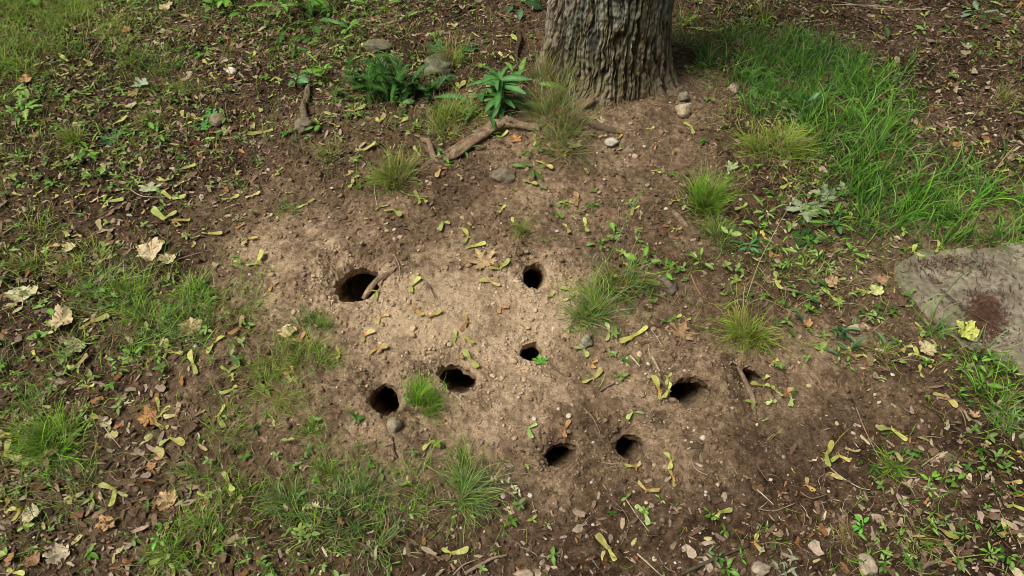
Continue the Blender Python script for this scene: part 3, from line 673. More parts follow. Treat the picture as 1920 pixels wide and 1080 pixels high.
KEYS = {
'A': '''350,325,385,345,415,340,y;500,450,530,430,570,418,y;1155,345,1175,370,1215,365,y;1185,420,1205,440,1230,455,y;1530,470,1550,445,1570,470,y;425,515,465,530,525,545,y;480,625,490,605,525,605,y;1030,635,1035,665,1050,680,y
1400,780,1480,755,1550,745,y;1110,875,1150,855,1190,840,y;780,895,800,925,760,950,t;1000,985,1040,955,1120,945,y;890,995,930,1015,985,995,y;1600,957,1572,975,1580,1000,y;1780,675,1795,700,1820,720,y;1870,690,1890,710,1918,715,y
205,395,230,375,250,370,y;1510,565,1535,540,1550,545,y;990,595,960,605,985,635,m;1020,725,1050,710,1090,700,y;1090,645,1095,665,1115,680,y;610,715,650,710,720,670,y;1855,295,1880,270,1910,265,y;320,425,350,430,400,425,y;470,340,500,355,550,375,y;1395,330,1420,325,1440,300,y;1250,25,1290,40,1310,30,m;1045,1030,1010,1040,990,1070,t''',
'B': '''110,265,150,275,185,260,y;45,350,75,340,105,325,y;30,635,80,625,150,605,y;75,690,95,655,95,635,y;205,670,215,690,240,655,y;300,715,330,700,395,685,y;300,660,335,672,380,660,y;445,680,420,705,470,720,y
85,840,130,850,205,830,y;600,765,640,760,670,780,y;735,585,715,620,745,650,y;865,765,900,770,945,745,y;1070,755,1085,795,1085,835,y;1130,790,1135,765,1170,765,o;1260,895,1262,870,1280,855,y;1095,925,1140,935,1190,970,m
1355,960,1385,975,1370,995,y;1550,860,1565,840,1560,815,y;1450,795,1465,780,1485,790,t;1545,800,1565,785,1590,770,m;1765,850,1770,825,1780,810,o;1735,980,1770,975,1795,1000,y;1015,1035,1055,1040,1110,1070,y;645,985,670,1000,675,1035,t
540,1015,560,970,600,955,o;15,1010,35,995,60,990,m;35,1055,60,1040,70,1020,y;885,315,920,325,945,320,t;955,325,970,340,985,350,y;880,225,930,215,975,215,y;975,215,1000,245,1035,275,y;595,150,620,140,650,165,t;410,835,430,865,450,890,y;660,475,665,505,680,465,y;1725,720,1740,728,1755,718,y;110,1000,75,1015,70,1050,t''',
'C': '''10,375,30,385,60,378,y;240,410,235,390,250,378,y;592,540,602,560,614,545,y;15,165,50,170,110,170,y;125,170,180,175,235,175,y;655,130,680,125,705,135,y;690,105,710,105,725,90,y;775,70,795,85,810,75,t;1110,50,1115,70,1115,88,y;1335,80,1355,100,1362,80,y
1080,210,1110,225,1135,245,y;1200,205,1210,190,1216,178,y;1765,245,1780,280,1820,300,y;1435,495,1465,495,1490,515,y;1600,680,1620,690,1638,683,y;1475,690,1500,720,1530,715,t;1490,765,1500,735,1480,720,t;1365,745,1385,730,1420,745,y;1645,800,1685,815,1710,795,y;1745,955,1780,970,1830,970,y
545,1010,590,1040,600,1072,y;540,1070,585,1045,610,1030,y;1270,183,1290,190,1312,184,y;2,700,45,720,50,755,y;770,420,800,440,790,480,t;1070,950,1095,957,1115,945,y;65,255,95,250,112,244,y;445,405,470,430,500,415,o;345,45,360,55,372,40,m;1480,90,1510,98,1535,105,t;1710,850,1685,830,1680,815,y''',
'D': '''65,10,100,25,120,50,y;205,50,215,20,245,15,y;425,48,450,25,480,20,y;300,65,315,45,345,30,o;530,75,560,40,610,28,t;580,108,605,60,620,30,y;600,108,612,62,700,60,y;1250,40,1300,42,1345,15,y;1380,32,1420,30,1465,5,t;920,15,980,45,1065,40,y
1600,15,1625,15,1650,18,y;1675,80,1725,75,1750,42,y;805,140,820,110,850,100,m;870,105,930,150,985,110,y;1030,205,985,165,1085,180,m;560,175,580,215,640,220,t;435,208,380,235,415,265,y;465,270,440,250,418,268,m;345,312,290,320,250,360,m;250,405,290,400,315,388,t
840,300,885,290,935,310,y;1050,220,1085,255,1140,255,y;1130,240,1180,240,1250,248,y;1085,325,1095,305,1105,290,y;550,300,590,290,610,305,m;1315,210,1350,195,1385,180,o;1370,318,1395,275,1455,265,m;1380,425,1440,405,1485,350,y;1575,520,1535,535,1520,570,m
480,800,530,745,630,725,m;285,730,310,770,330,780,o;1180,925,1215,865,1280,820,y;1290,820,1345,765,1360,705,o;1085,910,1100,975,1145,1030,y;1235,990,1290,1005,1340,960,y;905,935,940,905,915,860,y;945,910,990,915,1040,930,y;200,890,205,925,240,940,y;380,1000,440,980,515,925,m
1640,835,1690,840,1695,800,o;1880,890,1905,915,1890,965,m;775,545,800,560,820,575,y;865,580,890,575,912,578,y;1600,1030,1640,1015,1645,985,o;1300,1075,1310,1050,1300,1035,y;640,360,600,385,520,410,t;65,680,90,630,75,600,y;880,700,920,690,950,720,t;215,795,260,805,300,780,y''',
'E': '''395,8,435,50,430,85,y;430,50,465,50,480,85,y;190,110,225,92,270,85,y;240,130,295,115,335,160,y;905,75,895,110,855,138,y;1220,65,1270,58,1300,70,y;1310,10,1325,55,1310,85,o;1845,85,1865,58,1905,60,y;1630,155,1645,115,1680,95,y;1680,165,1685,140,1700,125,t
615,180,575,185,565,235,y;675,215,710,262,660,300,y;690,340,740,322,815,310,y;830,440,890,432,940,390,y;1235,180,1270,210,1268,250,m;1390,150,1378,195,1397,240,y;970,150,972,185,985,200,y;455,500,400,535,410,580,y;150,560,200,568,165,610,y;765,505,835,515,880,550,m;1150,598,1180,585,1190,560,y
1220,548,1290,565,1340,600,y;1240,605,1285,598,1300,560,g;420,630,430,670,470,715,o;460,675,500,702,560,670,m;885,690,900,660,945,650,o;200,740,225,705,275,705,m;680,690,700,740,660,785,o;200,785,135,815,135,865,m;625,775,640,820,590,860,y;680,825,715,840,730,880,y;705,885,735,950,795,1005,y
165,930,205,890,290,888,m;1575,870,1650,830,1730,795,y;1295,890,1360,895,1390,945,g;1345,1070,1410,1050,1470,1005,y;1430,1005,1415,965,1450,955,o;1850,740,1880,715,1920,712,y;1490,515,1520,500,1540,500,y;1485,740,1500,790,1490,840,g;1855,200,1885,210,1915,205,m;715,178,732,195,742,202,m;1580,850,1600,832,1640,845,m''',
'F': '''285,125,330,100,375,85,y;450,215,460,250,475,270,y;490,320,510,345,530,360,m;945,120,930,150,910,165,y;600,165,615,185,635,195,o;1300,320,1290,360,1355,385,y;1415,300,1415,340,1395,375,y;960,355,975,380,1000,405,y;725,375,760,372,790,378,y;525,465,525,510,545,565,y;490,530,520,515,550,530,m
830,510,865,505,895,480,y;775,560,835,600,885,655,y;970,545,1000,555,1050,565,y;680,660,715,665,735,645,y;1215,520,1225,500,1245,505,y;480,970,510,960,535,950,m;870,880,905,890,935,900,y;965,950,1010,935,1070,985,y;1240,925,1250,885,1300,885,y;1310,865,1330,920,1385,945,y;1265,915,1290,918,1320,915,y
1360,1060,1330,1020,1345,985,y;1385,945,1395,970,1370,995,m;345,250,385,260,410,235,y;375,385,415,395,440,410,y;1170,850,1195,850,1220,860,y;2,700,20,712,35,715,y;445,1072,460,1060,475,1052,y;1285,755,1325,780,1335,835,g;950,90,962,80,980,85,y;590,335,600,325,615,320,t;580,12,595,25,615,22,t''',
'G': '''465,12,510,20,555,15,y;870,80,885,130,870,180,y;875,190,905,175,930,110,y;875,215,920,235,960,235,y;915,185,985,170,1015,100,t;525,165,570,195,620,205,m;5,265,40,280,85,285,m;2,305,35,300,60,290,m;80,320,45,400,145,405,y;115,455,200,415,290,360,g;190,475,245,440,305,440,y
890,370,965,320,1055,375,y;860,425,925,410,900,370,o;1290,480,1300,560,1335,620,y;1325,5,1300,35,1225,70,y;1290,130,1240,190,1280,245,y;550,580,640,605,635,700,y;400,695,415,645,490,628,y;35,715,110,720,90,805,m;1100,635,1155,640,1165,670,y;950,905,920,975,825,1010,y;995,1015,990,1060,1000,1100,y;40,1065,90,1070,150,1080,y;1130,690,1160,680,1170,660,o''',
'H': '''1740,-30,1780,40,1765,95,m;1870,-40,1835,-25,1842,20,y;1850,0,1830,45,1790,95,y;460,390,505,345,570,375,y;1115,235,1060,255,1075,320,g;1610,215,1640,170,1705,178,g;1300,215,1260,260,1265,310,o;1580,455,1650,468,1690,440,m;1800,385,1845,440,1825,500,y;1825,500,1860,530,1860,595,m;1660,560,1715,605,1785,605,m
1635,700,1700,745,1712,815,g;1400,865,1490,940,1525,1030,y;565,912,625,950,720,930,y''',
'I': '''365,15,440,20,490,25,y;490,25,520,50,545,90,y;470,130,495,115,525,120,g;580,60,605,95,580,140,g;540,45,585,55,590,20,o;1405,65,1475,85,1530,160,m;1080,275,1165,270,1240,340,y;865,360,810,410,820,485,y;835,450,880,415,935,450,y;905,370,950,385,985,405,t;710,535,700,575,755,608,o;190,785,210,740,285,730,y
430,850,410,900,460,970,m;1360,755,1440,820,1555,890,y;1770,765,1810,830,1740,850,m;1815,718,1855,695,1915,740,y;1890,375,1900,415,1915,440,y;1785,555,1840,555,1890,545,m;1675,345,1700,345,1715,325,m;1505,1000,1545,985,1560,1005,o;1840,610,1860,635,1900,610,o;1810,400,1835,415,1860,440,y'''}
for t, s in KEYS.items():
    for q in s.replace('\n', ';').split(';'):
        v = q.split(','); n = [float(a) for a in v[:6]]
        onslab = t == 'F' and n[2] > 1285 and n[3] < 400
        maple_key([tp(t, n[0], n[1]), tp(t, n[2], n[3]), tp(t, n[4], n[5])], v[6], .012 if onslab else 0.)

# ------------------------------------------------------------ leaves
HALF = [(0,-.02),(.10,-.06),(.24,-.10),(.36,-.20),(.40,-.08),(.54,-.06),(.48,.06),(.58,.14),(.40,.17),(.26,.20),(.44,.30),(.62,.34),(.60,.44),(.74,.56),(.56,.54),(.46,.62),(.34,.48),(.20,.44),(.20,.60),(.28,.70),(.14,.76),(.12,.90),(0,1.06)]
def maple_outline():
    h = np.array(HALF); o = np.concatenate([h, (h*[-1, 1])[::-1][1:-1]]); o[:, 1] -= .30
    return o[::-1]
def leaf_sheet(outline, seed, curl, crumple, cup):
    rings = [0.0, .2, .42, .64, .82, 1.]; n = len(outline)
    V = [(0, 0, 0)]; ang = np.arctan2(outline[:, 1]+.28, outline[:, 0])
    for r in rings[1:]:
        for p in outline*r: V.append((p[0], p[1], 0))
    V = np.array(V); rr = np.hypot(V[:, 0], V[:, 1])
    A = np.arctan2(V[:, 1]+.25, V[:, 0])
    vein = np.abs(np.sin((A-math.pi/2)*3.6)); z = .05*vein*rr+crumple*fbm(V[:, 0]*2.4+seed, V[:, 1]*2.4, seed, 3)
    z += curl*(V[:, 0]**2)*1.1+cup*rr**2*(1+.8*vn(V[:, 0]*3, V[:, 1]*3+seed, seed+2))
    V[:, 2] = z-z[0]
    F = []
    for k in range(n): F.append((0, 1+(k+1) % n, 1+k))
    for r in range(len(rings)-2):
        a, b = 1+r*n, 1+(r+1)*n
        for k in range(n):
            k2 = (k+1) % n; F.append((a+k, a+k2, b+k2)); F.append((a+k, b+k2, b+k))
    F = np.array(F)[:, ::-1]
    veinline = np.exp(-(vein/.13)**2)
    return V, F, veinline
def soften(o, k):
    r = np.hypot(o[:, 0], o[:, 1])[:, None]; t = np.arctan2(o[:, 1], o[:, 0])[:, None]
    return o/r*(r*(1-k)+.52*k)*(1+.07*np.sin(t*9)+.05*np.sin(t*17+1))
def maple_leaf(px, py, wpx, color, rot, label, seed, mat=None, curl=0., crumple=.05, cup=.1, tilt=(0, 0), lift=.004, sq=1., vcol=None, stalk=True):
    V, F, ve = leaf_sheet(soften(maple_outline(), .7 if curl > .3 else .15), seed, curl, crumple*(2.6 if curl > .3 else 1.2), cup)
    c = np.asarray(color); C = c*(1+.25*fbm(V[:, 0]*3, V[:, 1]*3, seed+8, 3))[:, None]
    vc = np.asarray(vcol if vcol is not None else np.minimum(c*1.5, .7)); C = C*(1-.55*ve[:, None])+vc*.55*ve[:, None]
    s = wpx/ppm(px, py)/1.3; X, Y, Z = at(px, py)
    e = link('maple_leaf', None); e.location = (X, Y, Z+lift); e.rotation_euler = (tilt[0], tilt[1], rot)
    V = V*s; V[:, 1] *= sq
    V[:, 2] -= min(0, V[:, 2].min()*.7)
    link('blade', mesh_np('leaf_blade', V, F, mat or M_LEAF, col=C), e)
    if stalk:
        P = [(0, -.30*s*sq, .002), (.05*s, -.55*s*sq, .004), (.02*s, -.85*s*sq, .001)]
        link('leaf_stalk', tube_mesh('leaf_stalk', P, [s*.018, s*.012, s*.012], mat or M_LEAF, np.minimum(c*1.1, .6), 5, 0, seed), e)
    tag(e, label, 'leaf', 'fallen maple leaves and leaf pieces')
TANL, ORL, PALE, GRN, DKG, SILV = (.42,.31,.17), (.42,.23,.09), (.56,.49,.30), (.13,.30,.06), (.035,.10,.02), (.30,.36,.22)
LV = [(1512,394,78,SILV,2.9,'large silver-green maple leaf, underside up, beside the long grass',0,.2,.04),
(1548,368,56,SILV,1.2,'pale silver leaf half hidden behind the drooping silver-green leaf',0,.2,.05),
(1584,356,36,SILV,.3,'smaller pale leaf right of the silver-green leaf at grass edge',0,.2,.05),
(1502,448,56,DKG,.6,'dark green maple leaf below the silver-green leaf',0,.1,.04),
(1528,452,22,GRN,-1,'light green small leaf touching the dark green maple leaf',0,.1,.04),
(1013,677,30,(.14,.40,.06),.1,'small bright green maple leaf on the lip of a burrow hole',0,.1,.03),
(905,492,56,(.44,.32,.17),.5,'dried tan maple leaf on pale soil left of round burrow hole',1,.35,.09),
(1278,626,56,(.36,.23,.12),-.4,'brown five-lobed dry maple leaf in the soil right of centre',1,.2,.06),
(280,784,48,ORL,1.8,'orange-brown folded leaf under yellow-green keys at lower left',1,.5,.12),
(313,940,50,(.48,.34,.18),.8,'tan torn leaf standing among litter at lower left',1,.5,.12),
(200,984,42,(.52,.32,.15),2.2,'orange-tan crumpled leaf near the lower left, with dark edge',1,.5,.14),
(284,476,62,(.66,.54,.34),1.1,'pale cream crumpled maple leaf left of centre',1,.45,.13),
(44,555,64,(.58,.55,.32),.4,'large pale yellow leaf near the left edge',1,.4,.12),
(122,606,58,(.54,.44,.26),1.9,'folded tan leaf below the large pale yellow leaf',1,.5,.14),
(145,657,48,(.34,.36,.18),2.6,'grey-green curled leaf among litter at left',1,.5,.1),
(132,468,34,(.56,.50,.28),2.6,'small cream leaf left of the pale crumpled maple leaf',1,.5,.1),
(318,490,34,(.58,.50,.28),.6,'cream leaf scrap just right of the pale crumpled maple leaf',1,.5,.1),
(362,616,46,(.50,.37,.20),.3,'tan leaf piece in the grass, middle left',1,.5,.12),
(284,358,42,(.44,.50,.28),.2,'pale green leaf lying beside a bent twig, upper left',0,.3,.08),
(208,260,56,(.07,.16,.06),1.4,'dark green smooth leaf beside the yellowish tuft at upper left',0,.2,.03),
(268,163,38,(.38,.46,.32),2.1,'whitish green curled leaf in dark litter, upper left',0,.5,.12),
(762,194,36,(.24,.46,.16),.4,'bright pale-green maple leaf below the feathery weed',0,.2,.05),
(380,238,38,(.10,.32,.07),-.3,'fresh green lobed leaf, upper left, beside a round tan stone',0,.2,.06),
(396,217,30,(.10,.32,.07),.8,'smaller fresh green lobed leaf above its larger twin, upper left',0,.2,.06),
(823,90,44,(.045,.15,.035),.1,'dark green leaf above the large mossy stone',0,.3,.05),
(879,95,36,(.05,.16,.04),-.4,'dark green round-lobed leaf left of the tree trunk',0,.3,.05),
(425,249,24,(.50,.33,.19),.9,'small orange-tan leaf on litter, upper left',1,.3,.1),
(250,180,30,(.42,.27,.14),.9,'brown leaf scrap below the whitish green leaf, upper left',1,.4,.1),
(52,157,30,(.42,.26,.13),.2,'reddish tan curled leaf near the left edge, top',1,.4,.1),
(313,17,34,(.52,.42,.24),1.2,'tan crumpled leaf at the top edge, left part',1,.4,.12),
(348,30,24,(.5,.42,.22),0.2,'cream leaf scrap beside the tan crumpled top-edge leaf',1,.4,.1),
(238,62,22,(.40,.20,.09),.3,'small rust-coloured leaf near the top, left part',1,.4,.1),
(432,146,22,(.52,.30,.16),.9,'small orange leaf directly below the cream oval stone',1,.4,.1),
(1466,198,44,(.42,.45,.28),1.6,'pale green folded leaf in dry stalks right of the trunk',0,.5,.06),
(1491,218,28,(.36,.40,.24),.6,'grey-green leaf beside the pale folded leaf in dry stalks',0,.3,.06),
(1802,634,58,(.52,.56,.14),.7,'yellow-green torn leaf with brown tip lying at the slab edge',1,.5,.1),
(1640,549,34,(.56,.58,.24),.2,'yellow leaf piece left of the concrete slab',1,.4,.1),
(1735,660,40,(.50,.44,.24),2.,'tan and yellow leaf under keys below the slab corner',1,.4,.1),
(1819,786,24,(.45,.29,.17),.2,'small brown oak-like leaf scrap near the right edge',1,.3,.08),
(1648,533,34,(.36,.22,.13),1.3,'reddish brown dry leaf left of the concrete slab',1,.4,.12),
(1556,535,36,(.48,.33,.2),1.3,'light brown leaf scrap among small weeds left of slab',1,.4,.12),
(1512,610,24,(.44,.26,.13),.7,'orange leaf scrap right of the round yellow-green tuft',1,.5,.12),
(1806,98,26,(.42,.44,.26),.7,'pale green leaf on dark litter near the upper right',0,.4,.06),
(1370,315,28,(.34,.40,.22),.2,'grey-green leaf beside the upright bright green tuft',0,.4,.08),
(1076,277,30,(.50,.38,.22),.3,'tan leaf scrap on soil directly below the trunk-side grass',1,.3,.08),
(1126,229,20,(.50,.43,.28),1.2,'cream leaf scrap at the foot of the trunk',1,.3,.08),
(966,265,24,(.46,.24,.10),.2,'rusty leaf scrap in front of the gnarled root',1,.3,.08),
(689,180,26,(.56,.42,.24),.9,'cream round leaf scrap lower left of the feathery weed',1,.3,.08),
(1010,160,26,(.56,.46,.34),.9,'pale pinkish leaf scrap at the left foot of the trunk',1,.5,.08),
(540,625,40,(.58,.47,.25),.2,'tan curled leaf in the fine grass left of the burrows',1,.5,.12),
(65,970,44,(.50,.46,.28),2.2,'pale cream leaf among litter near the lower left corner',1,.4,.12),
(65,1055,40,(.30,.18,.10),1.2,'dark brown leaf at the bottom left corner',1,.4,.1),
(112,1040,50,(.50,.42,.29),.5,'pale torn leaf near the bottom left corner',1,.5,.12),
(200,795,26,(.6,.52,.36),.5,'cream leaf scrap below a yellow key, lower left',1,.4,.1),
(283,876,24,(.42,.25,.12),.5,'orange leaf scrap in litter, lower left',1,.4,.1),
(1795,60,20,(.42,.30,.2),.5,'x',1,.4,.1),
(655,945,0,GRN,0,'x',0,0,0)]
for i, (px, py, wp, c, rt, lb, dry, cu, cr) in enumerate(LV):
    if lb == 'x': continue
    maple_leaf(px, py, wp, c, rt, lb, 400+i, M_DRY if dry else M_LEAF, cu*(.8 if dry else .5), cr, .12 if dry else .04,
               (random.uniform(-.1, .25), random.uniform(-.15, .15)), .005 if px < 1780 else .02, .9)

# ------------------------------------------------------------ grass
def blades(base, az, lean, L, W, droop, C0, C1, nseg=6, ground=True, gz=.001):
    n = len(L); s = np.linspace(0, 1, nseg+1)
    th = lean[:, None]+droop[:, None]*s[None]**1.4                      # angle from the vertical along the blade
    ds = (L/nseg)[:, None]
    hx = np.concatenate([np.zeros((n, 1)), np.cumsum(np.sin(th[:, :-1])*ds, 1)], 1); hz = np.concatenate([np.zeros((n, 1)), np.cumsum(np.cos(th[:, :-1])*ds, 1)], 1)
    sw = (RNG.normal(size=(n, 1))*.55)*s[None]**2
    ca, sa = np.cos(az[:, None]+sw), np.sin(az[:, None]+sw)
    x = base[:, 0:1]+ca*hx; y = base[:, 1:2]+sa*hx; z = base[:, 2:3]+hz
    if ground: z = np.maximum(z, hgt(x, y)+gz+.002*s[None])
    w = (W[:, None]*.5)*np.minimum(1, (1-s[None])*2.2+.02)**.8*(.65+.35*np.minimum(1, s[None]*5))
    tw = RNG.uniform(-.9, .9, n)[:, None]
    dx, dy, dz = -sa*w*np.cos(tw), ca*w*np.cos(tw), w*np.sin(tw)
    V = np.stack([np.stack([x-dx, y-dy, z-dz], -1), np.stack([x+dx, y+dy, z+dz], -1)], 2)   # n, nseg+1, 2, 3
    k = 2*(nseg+1); f = []
    for i in range(nseg): f.append([2*i, 2*i+1, 2*i+3, 2*i+2])
    F = (np.array(f)[None]+(np.arange(n)*k)[:, None, None]).reshape(-1, 4)
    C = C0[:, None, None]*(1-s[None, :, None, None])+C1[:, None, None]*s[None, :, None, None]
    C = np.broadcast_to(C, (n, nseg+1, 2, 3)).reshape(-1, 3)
    return V.reshape(-1, 3), F, C
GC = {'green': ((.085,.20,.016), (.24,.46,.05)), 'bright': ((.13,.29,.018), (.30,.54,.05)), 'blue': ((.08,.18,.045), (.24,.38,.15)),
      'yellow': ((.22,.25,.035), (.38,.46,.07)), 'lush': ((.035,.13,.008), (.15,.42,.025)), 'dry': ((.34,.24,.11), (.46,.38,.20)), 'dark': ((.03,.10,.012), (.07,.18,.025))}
def bcol(n, pal, dry):
    names = pal; pick = RNG.integers(0, len(names), n); a = np.array([GC[q][0] for q in names])[pick]; b = np.array([GC[q][1] for q in names])[pick]
    k = RNG.uniform(.65, 1.25, (n, 1)); a = a*k; b = b*k
    d = RNG.random(n) < dry; a[d] = np.array(GC['dry'][0])*RNG.uniform(.5, 1.1, (d.sum(), 1)); b[d] = np.array(GC['dry'][1])*RNG.uniform(.5, 1.1, (d.sum(), 1))
    return a, b
def tuft(px, py, rpx, n, Lcm, pal, desc, dry=.1, spread=.9, wmm=1.6, foot=.35, az0=None, azs=0., droop=(.3, 1.1), name='grass_tuft', label=None, dz=0):
    n = int(n*(1.5 if py < 480 else 1.1))
    s = ppm(px, py); X, Y, Z = at(px, py); rad = rpx/s*foot
    a = RNG.uniform(0, 2*math.pi, n); r = rad*np.sqrt(RNG.random(n))
    ks = max(3, int(rpx*foot/4)); sa, sr = RNG.uniform(0, 6.28, ks), rad*1.0*np.sqrt(RNG.random(ks)); wk = RNG.random(ks)**1.5+.08; kk = RNG.choice(ks, n, p=wk/wk.sum())
    gx, gy = sr[kk]*np.cos(sa[kk])+RNG.normal(0, rad*.22+.002, n), sr[kk]*np.sin(sa[kk])+RNG.normal(0, rad*.22+.002, n)
    st_ = RNG.random(n) < .2; gx = np.where(st_, gx*1.6, gx); gy = np.where(st_, gy*1.6, gy)
    r = np.hypot(gx, gy); a = np.arctan2(gy, gx)
    bx, by = X+gx, Y+gy; base = np.stack([bx, by, hgt(bx, by)-.002+dz], -1)
    az = a+RNG.normal(0, 1.1, n)+1.1*RNG.normal(size=ks)[kk]
    if az0 is not None: az = az0+RNG.normal(0, azs, n)
    lean = np.abs(RNG.normal(0, .5, n))*spread+.1*spread+.5*spread*np.minimum(r/max(rad, 1e-5), 1.4)
    L = Lcm/100*RNG.uniform(.35, 1.0, n)*np.where(RNG.random(n) < .12, 1.5, 1)*np.where(st_, .55, 1); lean = lean+np.where(st_, .5, 0); W = wmm/1000*RNG.uniform(.6, 1.25, n)
    C0, C1 = bcol(n, pal, dry+.10)
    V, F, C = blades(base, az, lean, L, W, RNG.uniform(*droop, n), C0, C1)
    o0 = np.array([X, Y, Z]); o = link(name, mesh_np(name, V-o0, F, M_GRASS, col=C)); o.location = o0
    if label: tag(o, label, 'grass tuft', 'grass tufts on the bare ground')
    else: want(o, px, py, desc, 'grass tuft', 'grass tufts on the bare ground')
    return o
UPR = R(70)
